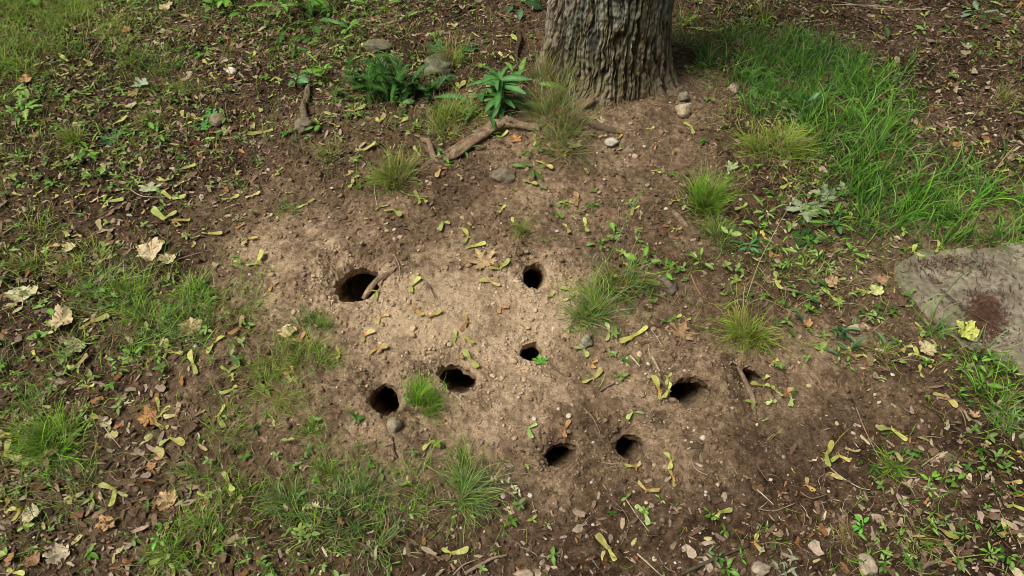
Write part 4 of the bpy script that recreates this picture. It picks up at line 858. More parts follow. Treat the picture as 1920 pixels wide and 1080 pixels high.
TUFTS = [ # x, y, r px, blades, cm, palette, desc, dry, spread, mm, foot, az, azs
(752,332,48,420,11,['yellow','green'],'bushy yellow-green grass tuft',.25,.8,1.5,.55),
(1052,222,40,360,16,['yellow','blue','green'],'long drooping pale grass tuft',.35,.7,1.6,.9),
(1066,268,34,260,12,['blue','yellow'],'straggling yellowish grass tuft',.45,1.0,1.5,.8),
(1030,165,34,220,15,['blue','yellow'],'thin grass tuft against the bark',.3,.4,1.4,.9),
(848,135,30,110,17,['yellow','green'],'thin tall grass tuft',.2,.35,1.3,.6),
(838,228,55,420,9,['green','yellow'],'spiky green grass tuft',.2,.9,1.5,.7),
(800,230,40,140,6,['green','blue'],'short green grass tuft',.2,1.,1.4,.8),
(1328,385,40,460,11.5,['bright','green'],'upright bright green grass tuft',.06,.45,1.5,.55),
(1348,450,34,300,7,['green','dark'],'low dark green grass tuft',.3,.7,1.4,.7),
(1335,405,26,120,5,['dry','yellow'],'brownish dying grass tuft',.6,.8,1.3,.8),
(1455,285,64,560,10.5,['bright','yellow'],'dome-shaped yellow-green grass tuft',.2,.9,1.6,.6),
(985,440,30,120,6,['yellow','green'],'small yellowish grass tuft',.25,.7,1.2,.4),
(1112,592,48,260,11.5,['green','blue','bright'],'open green grass tuft',.08,.75,1.8,.4),
(1170,540,58,330,11,['green','yellow','blue'],'wide pale green grass tuft',.15,.9,1.7,.6),
(1222,535,30,90,7,['green','blue'],'thin green grass tuft',.12,.8,1.5,.6),
(1405,630,62,420,10,['yellow','bright','yellow'],'round yellow-green grass tuft',.14,.95,1.3,.3),
(792,768,36,520,7,['bright','green'],'dense bright green grass tuft',.02,.45,1.1,.55),
(858,930,100,300,11,['green','blue'],'sprawling star-shaped grass tuft',.08,1.25,1.5,.22),
(868,880,30,60,10,['green','bright'],'upright green grass tuft',.05,.4,1.5,.5),
(655,965,95,330,9,['green','blue','dark'],'sprawling green grass tuft',.1,1.15,1.3,.5),
(690,1010,60,120,8,['green','blue'],'flattened green grass tuft',.1,1.2,1.2,.6),
(545,950,60,220,7.5,['green','blue'],'fine green grass tuft',.08,1.0,1.2,.45),
(270,610,90,300,8,['green','blue','bright'],'large green grass clump',.08,1.1,1.7,.55),
(195,560,70,220,8,['green','blue'],'loose bluish grass tuft',.1,1.,1.6,.6),
(365,560,55,230,7,['green','bright'],'green grass tuft',.05,.9,1.5,.5),
(330,600,55,160,7,['green','blue'],'green grass tuft',.1,1.,1.4,.6),
(545,660,60,240,6.5,['green','yellow'],'fine green grass tuft',.1,1.,1.1,.6),
(600,615,36,120,5,['green'],'small green grass tuft',.1,.8,1.1,.5),
(500,690,65,230,6.5,['green','yellow'],'fine yellow-green grass tuft',.12,1.1,1.1,.7),
(560,600,40,110,5,['green','dark'],'low green grass tuft',.1,1.,1.1,.6),
(470,610,50,100,5.5,['green','yellow'],'thin green grass tuft',.12,1.,1.1,.8),
(110,830,60,420,10.5,['bright','green'],'tall leaning bright grass tuft',.05,.7,1.4,.55),
(60,770,50,110,8,['blue','green'],'pale thin grass tuft',.15,1.,1.3,.8),
(48,500,44,130,7,['green','yellow'],'loose yellowish grass tuft',.15,.9,1.4,.5),
(545,397,34,110,3.2,['green','dark'],'low flat green grass tuft',.12,1.2,1.0,.6),
(615,890,44,90,6,['green'],'sparse green grass tuft',.08,1.,1.1,.4),
(590,810,34,80,5,['green'],'small sparse grass tuft',.08,1.,1.1,.5),
(395,870,50,130,6,['green','blue'],'thin green grass tuft',.12,1.1,1.2,.8),
(380,1010,74,240,8,['green','bright'],'low spreading grass tuft',.06,1.15,1.3,.6),
(300,1040,50,100,7,['green'],'thin green grass tuft',.12,1.15,1.2,.6),
(145,262,38,190,6,['yellow','bright'],'yellowish grass tuft',.2,.8,1.4,.45),
(280,118,64,330,7,['green','dark'],'dark green grass tuft',.08,.9,1.5,.75),
(355,172,42,200,5.5,['yellow','green'],'brownish green grass tuft',.3,.8,1.3,.6),
(285,232,42,150,5.5,['yellow','green'],'thin yellowish grass tuft',.3,.9,1.3,.7),
(625,285,38,110,6.5,['green','yellow'],'loose grass tuft',.3,.9,1.3,.6),
(1680,880,40,70,7,['bright','green'],'small fresh green grass tuft',.05,1.1,2.0,.2),
(1592,1000,36,80,6,['dry','yellow'],'dry straw-coloured grass tuft',.6,1.1,1.2,.25),
(1860,750,60,120,9,['green','blue','bright'],'wide-bladed green grass tuft',.06,1.,2.6,.5),
(1880,795,44,80,7,['green','blue'],'leaning green grass tuft',.06,1.,2.2,.5),
(1745,630,40,26,13,['blue','green'],'tall wide-bladed grass tuft over the slab',.0,.75,3.4,.3),
(1835,660,36,20,11,['green','blue'],'sparse long grass tuft over the slab',.0,.7,3.0,.3),
(1880,180,36,110,5.5,['yellow','dry'],'straw-tipped grass tuft',.4,.8,1.3,.5),
(1330,205,50,110,6,['dry','yellow'],'dry trampled grass tuft',.7,1.2,1.1,.9),
(1400,190,60,160,6.5,['dry','yellow'],'dry matted grass tuft',.65,1.2,1.2,.9),
(1500,520,40,60,5,['green','yellow'],'thin green grass tuft',.2,1.,1.3,.8),
(1660,665,30,60,4.5,['bright','yellow'],'small bright grass tuft',.1,1.,1.3,.6),
(1300,90,50,150,8,['green','dark'],'loose green grass tuft',.1,.7,1.6,.8),
(60,1000,40,60,6,['green','blue'],'thin green grass tuft',.12,1.,1.3,.8),
(20,690,40,70,7,['blue','green'],'bluish thin grass tuft',.12,1.,1.4,.8),
(1720,1000,40,50,5,['green','yellow'],'thin green grass tuft',.12,1.,1.4,.8),
(250,560,60,200,9,['bright','green'],'bright wispy grass tuft',.08,1.,1.8,.6),
(320,640,70,170,8,['bright','blue'],'wispy long-bladed grass tuft',.08,1.1,1.9,.6),
(160,500,60,130,8,['bright','yellow'],'wispy grass tuft',.12,1.,1.6,.7),
(430,575,60,160,7,['bright','green'],'fine wispy grass tuft',.08,1.,1.3,.7),
(590,690,50,160,6,['bright','green'],'fine bright grass tuft',.06,1.,1.2,.7),
(530,730,50,150,6,['bright','yellow'],'fine wispy grass tuft',.08,1.1,1.2,.7),
(60,860,60,160,9,['bright','blue'],'wispy long-bladed grass tuft',.1,1.1,1.4,.8),
(150,900,60,140,8,['bright','blue'],'wispy grass tuft',.1,1.1,1.3,.8),
(420,790,60,120,7,['bright','green'],'fine wispy grass tuft',.08,1.1,1.2,.8),
(450,940,60,130,7,['bright','green'],'fine wispy grass tuft',.08,1.1,1.2,.8),
(770,930,60,120,7,['bright','blue'],'fine wispy grass tuft',.08,1.2,1.2,.8),
(600,1010,60,120,8,['bright','blue'],'fine wispy grass tuft',.1,1.2,1.2,.8),
(640,860,50,80,6,['bright','green'],'fine sparse grass tuft',.08,1.2,1.1,.8),
(80,440,50,120,7,['yellow','green'],'wispy yellowish grass tuft',.15,1.,1.4,.8),
(110,660,60,110,8,['bright','blue'],'wispy grass tuft',.12,1.1,1.5,.8),
(1772,640,34,60,6,['green','blue'],'ragged grass tuft at the slab corner',.15,1.,2.,.9),
(1700,548,34,50,5,['green','yellow'],'ragged grass tuft at the slab edge',.15,1.,1.6,.9),
(1850,676,40,80,7,['bright','blue'],'ragged grass tuft along the slab edge',.1,1.,2.,.9),
(1760,472,40,70,7,['lush','bright'],'green grass tuft hanging over the slab edge',.05,1.,2.2,.8),
(1880,458,44,90,8,['lush','bright'],'green grass tuft hanging over the slab edge',.05,1.,2.2,.8),
(1200,30,10,0,1,[],'',0,0,0,0),
]
for t in TUFTS:
    if t[3]: tuft(*t[:6], t[6], dry=t[7], spread=t[8], wmm=t[9], foot=t[10])

def in_poly(x, y, P):
    ins = np.zeros(np.shape(x), bool)
    for (ax, ay), (bx, by) in zip(P, P[1:]+P[:1]):
        ins ^= ((ay > y) != (by > y)) & (x < (bx-ax)*(y-ay)/(by-ay+1e-12)+ax)
    return ins
def patch(poly, n, Lcm, pal, dry, wmm, az0, azs, lean, name, droop=(.4, 1.3), edge=.0, dens=None):
    P = np.array(poly); px = RNG.uniform(P[:, 0].min(), P[:, 0].max(), n*3); py = RNG.uniform(P[:, 1].min(), P[:, 1].max(), n*3)
    jx, jy = px+38*vn(px/30, py/30, 51)+22*vn(px/9, py/9, 58), py+26*vn(px/30, py/30, 52)+14*vn(px/9, py/9, 59)
    m = in_poly(jx, jy, poly) & (RNG.random(len(px)) < .5+.9*vn(px/30, py/24, 53)); px, py = px[m][:n], py[m][:n]; n = len(px)
    x, y, z = at(px, py); base = np.stack([x, y, z-.002], -1)
    az = az0+RNG.normal(0, azs, n)+.9*vn(x*5, y*5, 55); ln = np.abs(RNG.normal(lean, .3, n))
    L = Lcm/100*RNG.uniform(.3, 1.15, n)*(1+.4*vn(x*5, y*5, 56)); W = wmm/1000*RNG.uniform(.5, 1.3, n)
    C0, C1 = bcol(n, pal, dry); k = (1+.3*vn(x*6, y*6, 57))[:, None]
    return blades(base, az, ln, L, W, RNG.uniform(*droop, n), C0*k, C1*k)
lush = [(1500,205),(1560,130),(1620,150),(1720,120),(1740,150),(1690,215),(1720,285),(1800,330),(1880,350),(1990,330),(1990,445),(1860,452),(1740,462),(1640,462),(1590,400),(1560,330),(1500,270)]
parts = [patch(lush, 2500, 12, ['lush','lush','green','dark'], .02, 2.7, R(42), .75, .75, 'a', (.4, 1.6)),
         patch(lush, 260, 9, ['dry','dry','yellow'], .3, 1.4, R(45), 3, 1.2, 'a2'),
         patch([(1290,75),(1420,50),(1560,90),(1640,120),(1560,215),(1480,240),(1390,190),(1320,140)], 2500, 11, ['lush','dark','lush','blue'], .04, 2.2, R(60), 1.2, .7, 'b', (.5, 1.7)),
         patch([(1500,170),(1650,130),(1740,290),(1980,360),(1980,450),(1600,480),(1540,360)], 1300, 9, ['dark','dark','lush'], .04, 2., R(30), 2., .9, 'c'),
         patch([(1260,0),(1400,20),(1480,60),(1420,110),(1300,110),(1260,60)], 600, 8, ['green','dark','yellow'], .15, 1.7, R(80), 1.6, .6, 'd')]
V, F, C = merge(parts)
tag(link('grass', mesh_np('grass', V, F, M_GRASS, col=C)), 'long lush green grass in a thick bank right of the tree', 'grass', kind='stuff')
parts = [patch([(-60,-60),(150,-60),(180,20),(110,70),(60,130),(-60,150)], 4200, 9, ['yellow','bright','green'], .22, 1.5, R(90), 1.8, .7, 'e'),
         patch([(100,10),(260,0),(300,40),(220,80),(120,110)], 900, 6, ['green','yellow'], .12, 1.4, R(90), 2, .7, 'e'),
         patch([(240,-40),(440,-40),(420,20),(300,40)], 700, 6, ['green','dark'], .1, 1.5, R(90), 2, .7, 'e')]
V, F, C = merge(parts)
tag(link('grass', mesh_np('grass', V, F, M_GRASS, col=C)), 'yellowish matted grass filling the upper left corner', 'grass', kind='stuff')

# scattered short wisps and seedlings by the green map
def scatter(n, G, power=1.4, thr=.0, seed=1, nf=9., pxr=(-120, 2040), pyr=(-90, 1160)):
    px = RNG.uniform(*pxr, n*6); py = RNG.uniform(*pyr, n*6)
    x, y, z = at(px, py)
    wgt = (1/ppm(px, py))**2; wgt *= 1/ (np.sin(np.arctan2(CAM_H, y)))    # even per area
    wgt /= wgt.max()
    g = gsamp(G, x, y); d = np.clip(g+.9*fbm(x*nf, y*nf, seed, 3)*(.12+.55*g), 0, 1)**power
    m = RNG.random(len(px)) < np.clip(d*wgt*1.3, 0, 1)
    for (a, b, ra, rb, tn) in HOLES: m &= np.hypot((x-a)/ra, (y-b)/rb) > 1.35
    m &= np.hypot(x-TREE[0], y-TREE[1]) > .20
    m &= ~in_poly(px, py, [(1672,490),(1790,462),(1930,444),(2060,560),(1960,714),(1868,672),(1790,634),(1722,570)])
    x, y, z = x[m][:n], y[m][:n], z[m][:n]
    return x, y, z
x, y, z = scatter(26000, GREEN, 1.5, seed=201, nf=7)
n = len(x); print('wisps', n)
C0, C1 = bcol(n, ['green', 'bright', 'yellow', 'bright'], .2)
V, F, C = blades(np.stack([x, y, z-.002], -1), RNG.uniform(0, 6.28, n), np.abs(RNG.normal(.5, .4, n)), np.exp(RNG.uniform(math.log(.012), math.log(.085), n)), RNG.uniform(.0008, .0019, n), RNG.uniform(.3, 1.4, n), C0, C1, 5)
tag(link('grass', mesh_np('grass', V, F, M_GRASS, col=C)), 'sparse short grass blades scattered over the whole ground', 'grass', kind='stuff')

def oval(n=5, w=.3, fold=.18, droop=.3, lob=0.):
    u = np.linspace(0, 1, n+1); V = []
    for i, t in enumerate(u):
        ww = w*math.sin(math.pi*min(1, t*.92+.04))**.75*(1+lob*(1 if i % 2 else -1))
        z = -droop*t*t
        V += [(t, -ww/2, z+fold*ww), (t, 0, z), (t, ww/2, z+fold*ww)]
    F = [[3*i+a, 3*i+3+a, 3*i+4+a, 3*i+1+a] for i in range(n) for a in (0, 1)]
    return np.array(V), np.array(F)
def leafset(spec, T):
    P = np.array([s[0] for s in spec], float); az = np.array([s[1] for s in spec]); pt = np.array([s[2] for s in spec]); L = np.array([s[3] for s in spec]); rl = np.array([s[4] for s in spec])
    C = np.array([s[5] for s in spec])
    return place_many(T[0], T[1], P, rotm(az, -pt, rl), np.stack([L, L, L], 1), C)
# little seedlings (ground cover)
x, y, z = scatter(5600, GREEN, 1.4, seed=202, nf=6)
spec = []
gcs = [(.11,.25,.03), (.08,.20,.025), (.16,.30,.05), (.20,.31,.08), (.06,.15,.02), (.26,.36,.08)]
for i in range(len(x)):
    k = RNG.integers(2, 6); c = np.array(gcs[RNG.integers(0, 6)])*RNG.uniform(.7, 1.2); a0 = RNG.uniform(0, 6.28); h = RNG.uniform(.002, .016); L = RNG.uniform(.005, .017)
    for q in range(k):
        spec.append(((x[i], y[i], z[i]+h+.001*q), a0+q*6.28/k+RNG.normal(0, .3), RNG.uniform(-.1, .7), L*RNG.uniform(.7, 1.2), RNG.normal(0, .3), c))
V, F, C = leafset(spec, oval(4, .5, .15, .3))
tag(link('ground_cover', mesh_np('ground_cover', V, F, M_LEAF, col=C)), 'tiny green seedlings and clover dotted over the ground', 'seedlings', kind='stuff')

# ------------------------------------------------------------ litter, crumbs, gravel
def frag_templates():
    out = []
    for s in range(14):
        rs = np.random.default_rng(900+s); n = 5
        u = np.linspace(-.5, .5, n); asp = rs.uniform(.18, .62); cv = rs.uniform(-.9, .9); cw = rs.uniform(-1.5, 1.5)
        V = []
        for i, t in enumerate(u):
            wdt = asp*(.35+.65*math.sin(math.pi*(i+.6)/(n+.2)))*rs.uniform(.65, 1.2); off = rs.uniform(-.08, .08)*asp
            for f in (-.5, 0, .5):
                yy = f*wdt+off; V.append((t+rs.uniform(-.04, .04), yy, cv*t*t*.55+cw*yy*yy+rs.uniform(-.02, .02)))
        F = [[3*i+a, 3*i+3+a, 3*i+4+a, 3*i+1+a] for i in range(n-1) for a in (0, 1)]
        out.append((np.array(V), np.array(F)))
    return out
FT = frag_templates()
LC = np.array([(.045,.028,.018),(.07,.042,.026),(.11,.066,.040),(.15,.098,.062),(.21,.145,.098),(.30,.225,.165),(.38,.30,.23),(.20,.088,.038),(.30,.15,.06),(.36,.33,.14),(.44,.38,.24)])
LP = np.array([.22,.16,.13,.11,.11,.09,.07,.045,.02,.02,.03]); LP /= LP.sum()
def litter(n, smin, smax, G, power, seed, probs, name, label, cat, tilt=.45, up=.002):
    x, y, z = scatter(n, G, power, seed=seed, nf=5); n = len(x); print(name, n)
    sd = sandv(x, y)
    which = RNG.integers(0, len(FT), n); parts = []
    S = np.exp(RNG.uniform(math.log(smin), math.log(smax), n)); C = LC[RNG.choice(len(LC), n, p=probs)]*RNG.uniform(.7, 1.25, (n, 1))
    S = S*(1-.5*np.clip(sd*1.6-.5, 0, 1)); C = C*(1-.6*np.clip(sd*1.4-.3, 0, 1)[:, None])+np.array([.26,.18,.11])*.6*np.clip(sd*1.4-.3, 0, 1)[:, None]
    for k in range(len(FT)):
        m = which == k; c = m.sum()
        Rm = rotm(RNG.uniform(0, 6.28, c), RNG.normal(0, tilt, c), RNG.normal(0, tilt, c)); s = S[m]
        P = np.stack([x[m], y[m], z[m]+up+s*.10*RNG.random(c)], -1)
        parts.append(place_many(FT[k][0], FT[k][1], P, Rm, np.stack([s, s*RNG.uniform(.6, 1.2, c), s], -1), C[m]))
    V, F, C = merge(parts)
    tag(link(name, mesh_np(name, V, F, M_LITTER, col=C)), label, cat, kind='stuff')
litter(52000, .004, .022, LITT, 1.5, 301, LP, 'leaf_litter', 'shredded dark brown leaf and bark litter covering the ground', 'leaf litter')
p2 = np.array([.04,.06,.10,.14,.18,.18,.14,.05,.04,.03,.05]); p2 /= p2.sum()
BROAD = np.clip(LITT*1.1, 0, 1); BROAD[4:, :3] = 1; BROAD[:, 4:12] *= .6
litter(5200, .012, .034, BROAD, 2.6, 302, p2, 'leaf_litter', 'larger pale curled leaf fragments lying over the dark litter', 'leaf litter', .3, .004)
ALL = np.ones_like(LITT)
litter(5000, .003, .008, ALL, 1., 303, LP, 'leaf_litter', 'fine specks of bark and leaf dust on the bare soil', 'leaf litter', .4, .001)
# straw-like bits and rootlets
def straws(n, G, power, seed, lo, hi, rad, cols, name, label, cat):
    x, y, z = scatter(n, G, power, seed=seed, nf=5); n = len(x)
    az = RNG.uniform(0, 6.28, n); L = RNG.uniform(lo, hi, n); W = RNG.uniform(rad*.6, rad*1.4, n)
    c = np.array(cols)[RNG.integers(0, len(cols), n)]*RNG.uniform(.7, 1.2, (n, 1))
    V, F, C = blades(np.stack([x, y, z+.002], -1), az, RNG.normal(1.45, .12, n), L, W, RNG.uniform(-.2, .3, n), c, c, 5, gz=.002)
    tag(link(name, mesh_np(name, V, F, M_LITTER, col=C)), label, cat, kind='stuff')
straws(4500, LITT, 1.2, 304, .012, .05, .0012, [(.30,.24,.16),(.18,.12,.08),(.42,.36,.26),(.10,.065,.04),(.24,.13,.08)], 'straw_litter', 'thin straws, needles and rootlets strewn over the soil', 'straw')
straws(2400, np.clip(SAND*.8+.2, 0, 1), 1., 305, .006, .024, .0009, [(.14,.09,.055),(.22,.15,.09)], 'straw_litter', 'fine dark rootlets on the pale bare soil', 'straw')
def lumps(n, G, power, seed, lo, hi, cols, mat, name, label, cat, tpl, cf=None, sink=.3):
    x, y, z = scatter(n, G, power, seed=seed, nf=8); n = len(x); parts = []
    S = lo*(hi/lo)**(RNG.random(n)**1.8)
    c = np.array(cols)[RNG.integers(0, len(cols), n)]*RNG.uniform(.75, 1.2, (n, 1)) if cf is None else cf(x, y)
    for k in range(4):
        m = np.arange(n) % 4 == k; V = tpl[0]*(1+.45*vn(tpl[0][:, 0]*1.7+k*5, tpl[0][:, 1]*1.7+tpl[0][:, 2]*2, 60+k))[:, None]; q = m.sum()
        s = S[m]; Rm = rotm(RNG.uniform(0, 6.28, q), RNG.normal(0, .4, q), RNG.normal(0, .4, q))
        parts.append(place_many(V, tpl[1], np.stack([x[m], y[m], z[m]+s*(.6-sink)], -1), Rm, np.stack([s, s*RNG.uniform(.7, 1, q), s*RNG.uniform(.55, .85, q)], -1), c[m]))
    V, F, C = merge(parts)
    tag(link(name, mesh_np(name, V, F, mat, col=C)), label, cat, kind='stuff')
def soilc(x, y):
    f = np.clip(sandv(x, y)+RNG.normal(0, .12, len(x)), 0, 1)
    st = [(0, (.034,.021,.012)), (.22, (.095,.060,.036)), (.5, (.195,.134,.084)), (.78, (.385,.28,.18)), (1, (.56,.425,.285))]
    return np.stack([np.interp(f, [s[0] for s in st], [s[1][q] for s in st]) for q in range(3)], -1)*RNG.uniform(.8, 1.15, (len(x), 1))
lumps(42000, ALL, 1., 306, .0009, .0048, None, M_CLOD, 'soil_crumbs', 'loose crumbs and small clods of soil', 'soil crumbs', ICO1, soilc)
lumps(5200, ALL, 1., 316, .0035, .0095, None, M_CLOD, 'soil_crumbs', 'bigger clods of crumbled soil', 'soil crumbs', ico(2), soilc, sink=.45)
lumps(1500, ALL, 1.3, 307, .0018, .0048, [(.45,.40,.33),(.30,.25,.20),(.36,.27,.20),(.22,.19,.16),(.55,.50,.42)], M_STONE, 'gravel', 'tiny gravel grains sprinkled in the soil', 'gravel', ICO1)

# spoil round the burrow mouths
ax_, ay_ = [], []
for (a, b, ra, rb, tn) in HOLES:
    q = 120; rr = 1.1+np.abs(RNG.normal(0, .75, q)); t = RNG.uniform(0, 6.28, q); ax_.append(a+ra*rr*np.cos(t)); ay_.append(b+rb*rr*np.sin(t))
ax_, ay_ = np.concatenate(ax_), np.concatenate(ay_); X_, Y_, Z_, T_ = burrow_warp(ax_, ay_, hgt(ax_, ay_)); m_ = T_ > 1.02
X_, Y_, Z_ = X_[m_], Y_[m_], Z_[m_]; q = len(X_); S_ = .0010*(4.2**(RNG.random(q)**1.6)); parts = []
parts.append(place_many(ICO2[0]*(1+.3*vn(ICO2[0][:, 0]*2, ICO2[0][:, 1]*2+ICO2[0][:, 2], 5))[:, None], ICO2[1], np.stack([X_, Y_, Z_+S_*.3], -1), rotm(RNG.uniform(0, 6.28, q), RNG.normal(0, .5, q), RNG.normal(0, .5, q)), np.stack([S_, S_*.85, S_*.7], -1), soilc(X_, Y_)))
V, F, C = merge(parts)
tag(link('soil_crumbs', mesh_np('soil_crumbs', V, F, M_CLOD, col=C)), 'dug-out soil crumbs strewn round the burrow mouths', 'soil crumbs', kind='stuff')
# red-brown debris on the slab
x, y = [], []
while len(x) < 2300:
    a, b = random.gauss(1852, 22), random.gauss(590, 26); b2 = b
    if random.random() < .38: a, b2 = (random.uniform(1690, 1960), random.uniform(458, 690)) if random.random() < .6 else (random.gauss(1790, 40), random.gauss(490, 10))
    if in_poly(np.array([a]), np.array([b2]), [(1680,490),(1790,468),(1930,452),(2000,560),(1960,706),(1868,664),(1790,628),(1722,566)])[0]:
        q = flat(a, b2, .03); x.append(float(q[0])); y.append(float(q[1]))
x = np.array(x); y = np.array(y); n = len(x); S = RNG.uniform(.004, .015, n); parts = []
for k in range(len(FT)):
    m = np.arange(n) % len(FT) == k; q = m.sum(); s = S[m]
    parts.append(place_many(FT[k][0], FT[k][1], np.stack([x[m], y[m], SLABZ(0, 0)+.0025+s*.1+.003*RNG.random(q)], -1), rotm(RNG.uniform(0, 6.28, q), RNG.normal(0, .2, q), RNG.normal(0, .2, q)), np.stack([s, s*.32, s], -1), np.array([(.10,.045,.028),(.13,.058,.035),(.06,.035,.022)])[RNG.integers(0, 3, q)]))
V, F, C = merge(parts)
tag(link('leaf_litter', mesh_np('leaf_litter', V, F, M_LITTER, col=C)), 'reddish brown debris heaped on the concrete slab', 'leaf litter', kind='stuff')

# ------------------------------------------------------------ twigs
def twig(pix, rmm, color, label=None, dz=.004, seed=1, desc=None, name='twig', rough=.2):
    P = [gp(a, b, dz) for a, b in pix]; rad = np.linspace(rmm, rmm*.55, len(P))/1000
    o = link(name, tube_mesh(name, np.array(P), rad, M_WOOD, color, 8, rough, seed, P[0], samples=len(P)*8)); o.location = P[0]
    if label: tag(o, label, 'twig', 'twigs lying on the ground')
    else: want(o, *pix[len(pix)//2], desc or 'thin dry twig', 'twig', 'twigs lying on the ground')
GRT, DKT, STR = (.26,.20,.15), (.085,.065,.045), (.50,.42,.30)
twig([(872,1078),(900,1062),(925,1050),(950,1042)], 4.0, (.24,.17,.12), 'thick curved brown twig at the bottom edge, centre', .006, 1)
twig([(850,1080),(870,1062),(895,1052)], 1.6, (.30,.22,.16), 'thin twig lying left of the thick curved twig, bottom edge', .005, 2)
twig([(1276,1078),(1320,1058),(1365,1040),(1402,1026)], 3.6, DKT, 'long dark mossy twig at the bottom edge, right of centre', .006, 3)
twig([(1560,12),(1640,14),(1700,18),(1745,18)], 2.2, STR, 'long pale straw stem at the top right, upper of two', .008, 4)
twig([(1575,8),(1650,17),(1740,20)], 1.5, STR, 'long pale straw stem at the top right, lower of two', .006, 5)
twig([(242,532),(270,512),(310,498),(350,484),(398,468)], 1.8, (.30,.23,.16), 'long thin twig below the pale crumpled leaf', .006, 6)
twig([(228,306),(240,325),(262,334),(280,334),(292,322)], 1.8, GRT, 'looped grey twig at upper left above the pale green leaf', .006, 7)
twig([(245,358),(272,372),(330,374),(352,374)], 1.4, (.42,.36,.27), 'pale bent stalk running under the pale green leaf', .005, 8)
twig([(8,442),(25,432),(40,420),(48,410)], 3.2, (.30,.26,.15), 'thick greenish twig near the left edge', .006, 9)
twig([(492,232),(500,215),(510,200),(502,190)], 1.8, DKT, 'short dark forked twig in litter left of the root stone', .006, 10)
twig([(415,178),(450,194),(500,200)], 1.4, DKT, None, .005, 11)
twig([(723,617),(738,632),(750,650)], 1.3, STR, None, .004, 12, 'short pale straw')
twig([(1181,668),(1200,688)], 2.6, STR, None, .004, 13, 'flat pale wood chip', rough=.1)
twig([(1222,672),(1236,700)], 4, (.38,.30,.21), None, .004, 14, 'broad tan wood chip', rough=.1)
twig([(846,737),(860,747),(871,762)], 1.8, (.42,.34,.23), None, .004, 15, 'pale dry stalk')
twig([(1172,938),(1195,970),(1216,998)], 1.1, STR, None, .004, 16, 'thin pale straw')
twig([(1194,1040),(1220,1062),(1240,1080)], 1.2, STR, None, .004, 17, 'thin pale straw')
twig([(1165,1020),(1178,990),(1174,965),(1150,940)], .9, (.24,.18,.12), None, .004, 18, 'curved brown rootlet')
twig([(1538,862),(1570,890),(1605,918),(1628,922)], 1.2, STR, None, .005, 19, 'thin pale straw')
twig([(1605,765),(1618,800),(1635,845),(1652,868)], 1.3, (.30,.22,.16), None, .005, 20)
twig([(1725,878),(1745,862),(1768,848)], 1.2, (.40,.32,.24), None, .006, 21)
twig([(1675,910),(1690,950),(1708,990)], 1.0, (.30,.22,.16), None, .005, 22)
twig([(1768,1022),(1800,1058),(1818,1080)], 1.3, STR, None, .006, 23, 'thin pale straw')
twig([(1420,958),(1450,960),(1480,950),(1490,945)], 1.6, (.27,.2,.14), None, .005, 24)
twig([(1418,920),(1440,940),(1448,950)], 1.2, STR, None, .005, 25, 'thin pale straw')
twig([(1500,925),(1520,938),(1548,930)], 1.6, (.22,.15,.1), None, .005, 26)
twig([(1125,735),(1140,725),(1152,720)], 2, (.28,.2,.14), None, .005, 27)
twig([(1003,742),(1010,760),(1018,722)], 1., (.24,.17,.12), None, .005, 28, 'curved brown rootlet')
twig([(1095,770),(1112,790),(1125,815)], 1.8, (.24,.17,.12), None, .004, 29)
twig([(735,822),(738,845),(745,862)], 3.2, (.13,.09,.065), None, .004, 30, 'dark stub')
twig([(860,555),(872,580),(880,600)], 1.4, (.2,.14,.1), None, .004, 31) if False else None
twig([(800,530),(808,545),(815,560)], 2.0, (.16,.11,.075), None, .005, 32, 'short dark twig')
twig([(740,480),(750,505),(748,530)], 2.0, (.30,.21,.14), None, .004, 33, 'brown rootlet')
twig([(930,445),(945,460),(950,475)], 1.6, (.18,.12,.08), None, .004, 34, 'dark rootlet')
twig([(1275,400),(1290,360),(1300,320)], 1.2, (.22,.15,.1), None, .004, 35) if False else None
twig([(1152,365),(1160,400),(1152,440)], 1.5, (.26,.18,.12), None, .004, 36, 'thin brown twig')
twig([(705,340),(703,362),(708,392)], 1.0, STR, None, .006, 37, 'upright pale straw')
twig([(1565,575),(1610,540),(1650,520),(1700,500)], 1.1, (.34,.28,.2), None, .006, 38) if False else None
twig([(1755,555),(1800,590),(1850,620),(1885,640)], 1.6, (.09,.065,.045), 'long dark root-like twig lying across the slab', .024, 39)
twig([(195,800),(212,822),(228,842)], 1.2, STR, None, .005, 40, 'thin pale straw')
twig([(205,235),(222,220),(232,206)], 1.2, GRT, None, .005, 41)
twig([(168,84),(172,60),(170,35)], 1.0, STR, None, .03, 42, 'upright pale straw')
twig([(1375,135),(1400,125),(1430,113)], 1.3, STR, None, .02, 43, 'slanting pale straw')
twig([(1835,130),(1870,134),(1900,138)], 1.0, STR, None, .006, 44, 'thin pale straw')
twig([(435,62),(450,58),(480,50),(500,45)], 1.0, STR, None, .006, 45, 'thin pale straw') if False else None
twig([(560,188),(600,188),(640,184)], 1.1, (.28,.2,.14), None, .006, 46)
twig([(1150,600),(1180,612),(1212,622)], 1.6, (.14,.1,.07), None, .004, 47, 'dark twig') if False else None
twig([(1220,620),(1235,640),(1242,655)], 1.0, STR, None, .005, 48, 'thin pale straw')
twig([(330,940),(350,1000),(356,1040)], 1.0, (.3,.24,.16), None, .005, 49) if False else None
twig([(1295,515),(1310,545),(1325,565)], 1.8, (.32,.18,.12), None, .004, 50, 'reddish short twig')
twig([(1490,1048),(1500,1030),(1520,1020)], 1.0, STR, None, .005, 51, 'thin pale straw') if False else None
twig([(1720,1070),(1750,1055),(1790,1062)], 4.0, (.20,.14,.10), 'thick crumbling brown bark strip at the bottom edge, right', .004, 52, rough=.4)

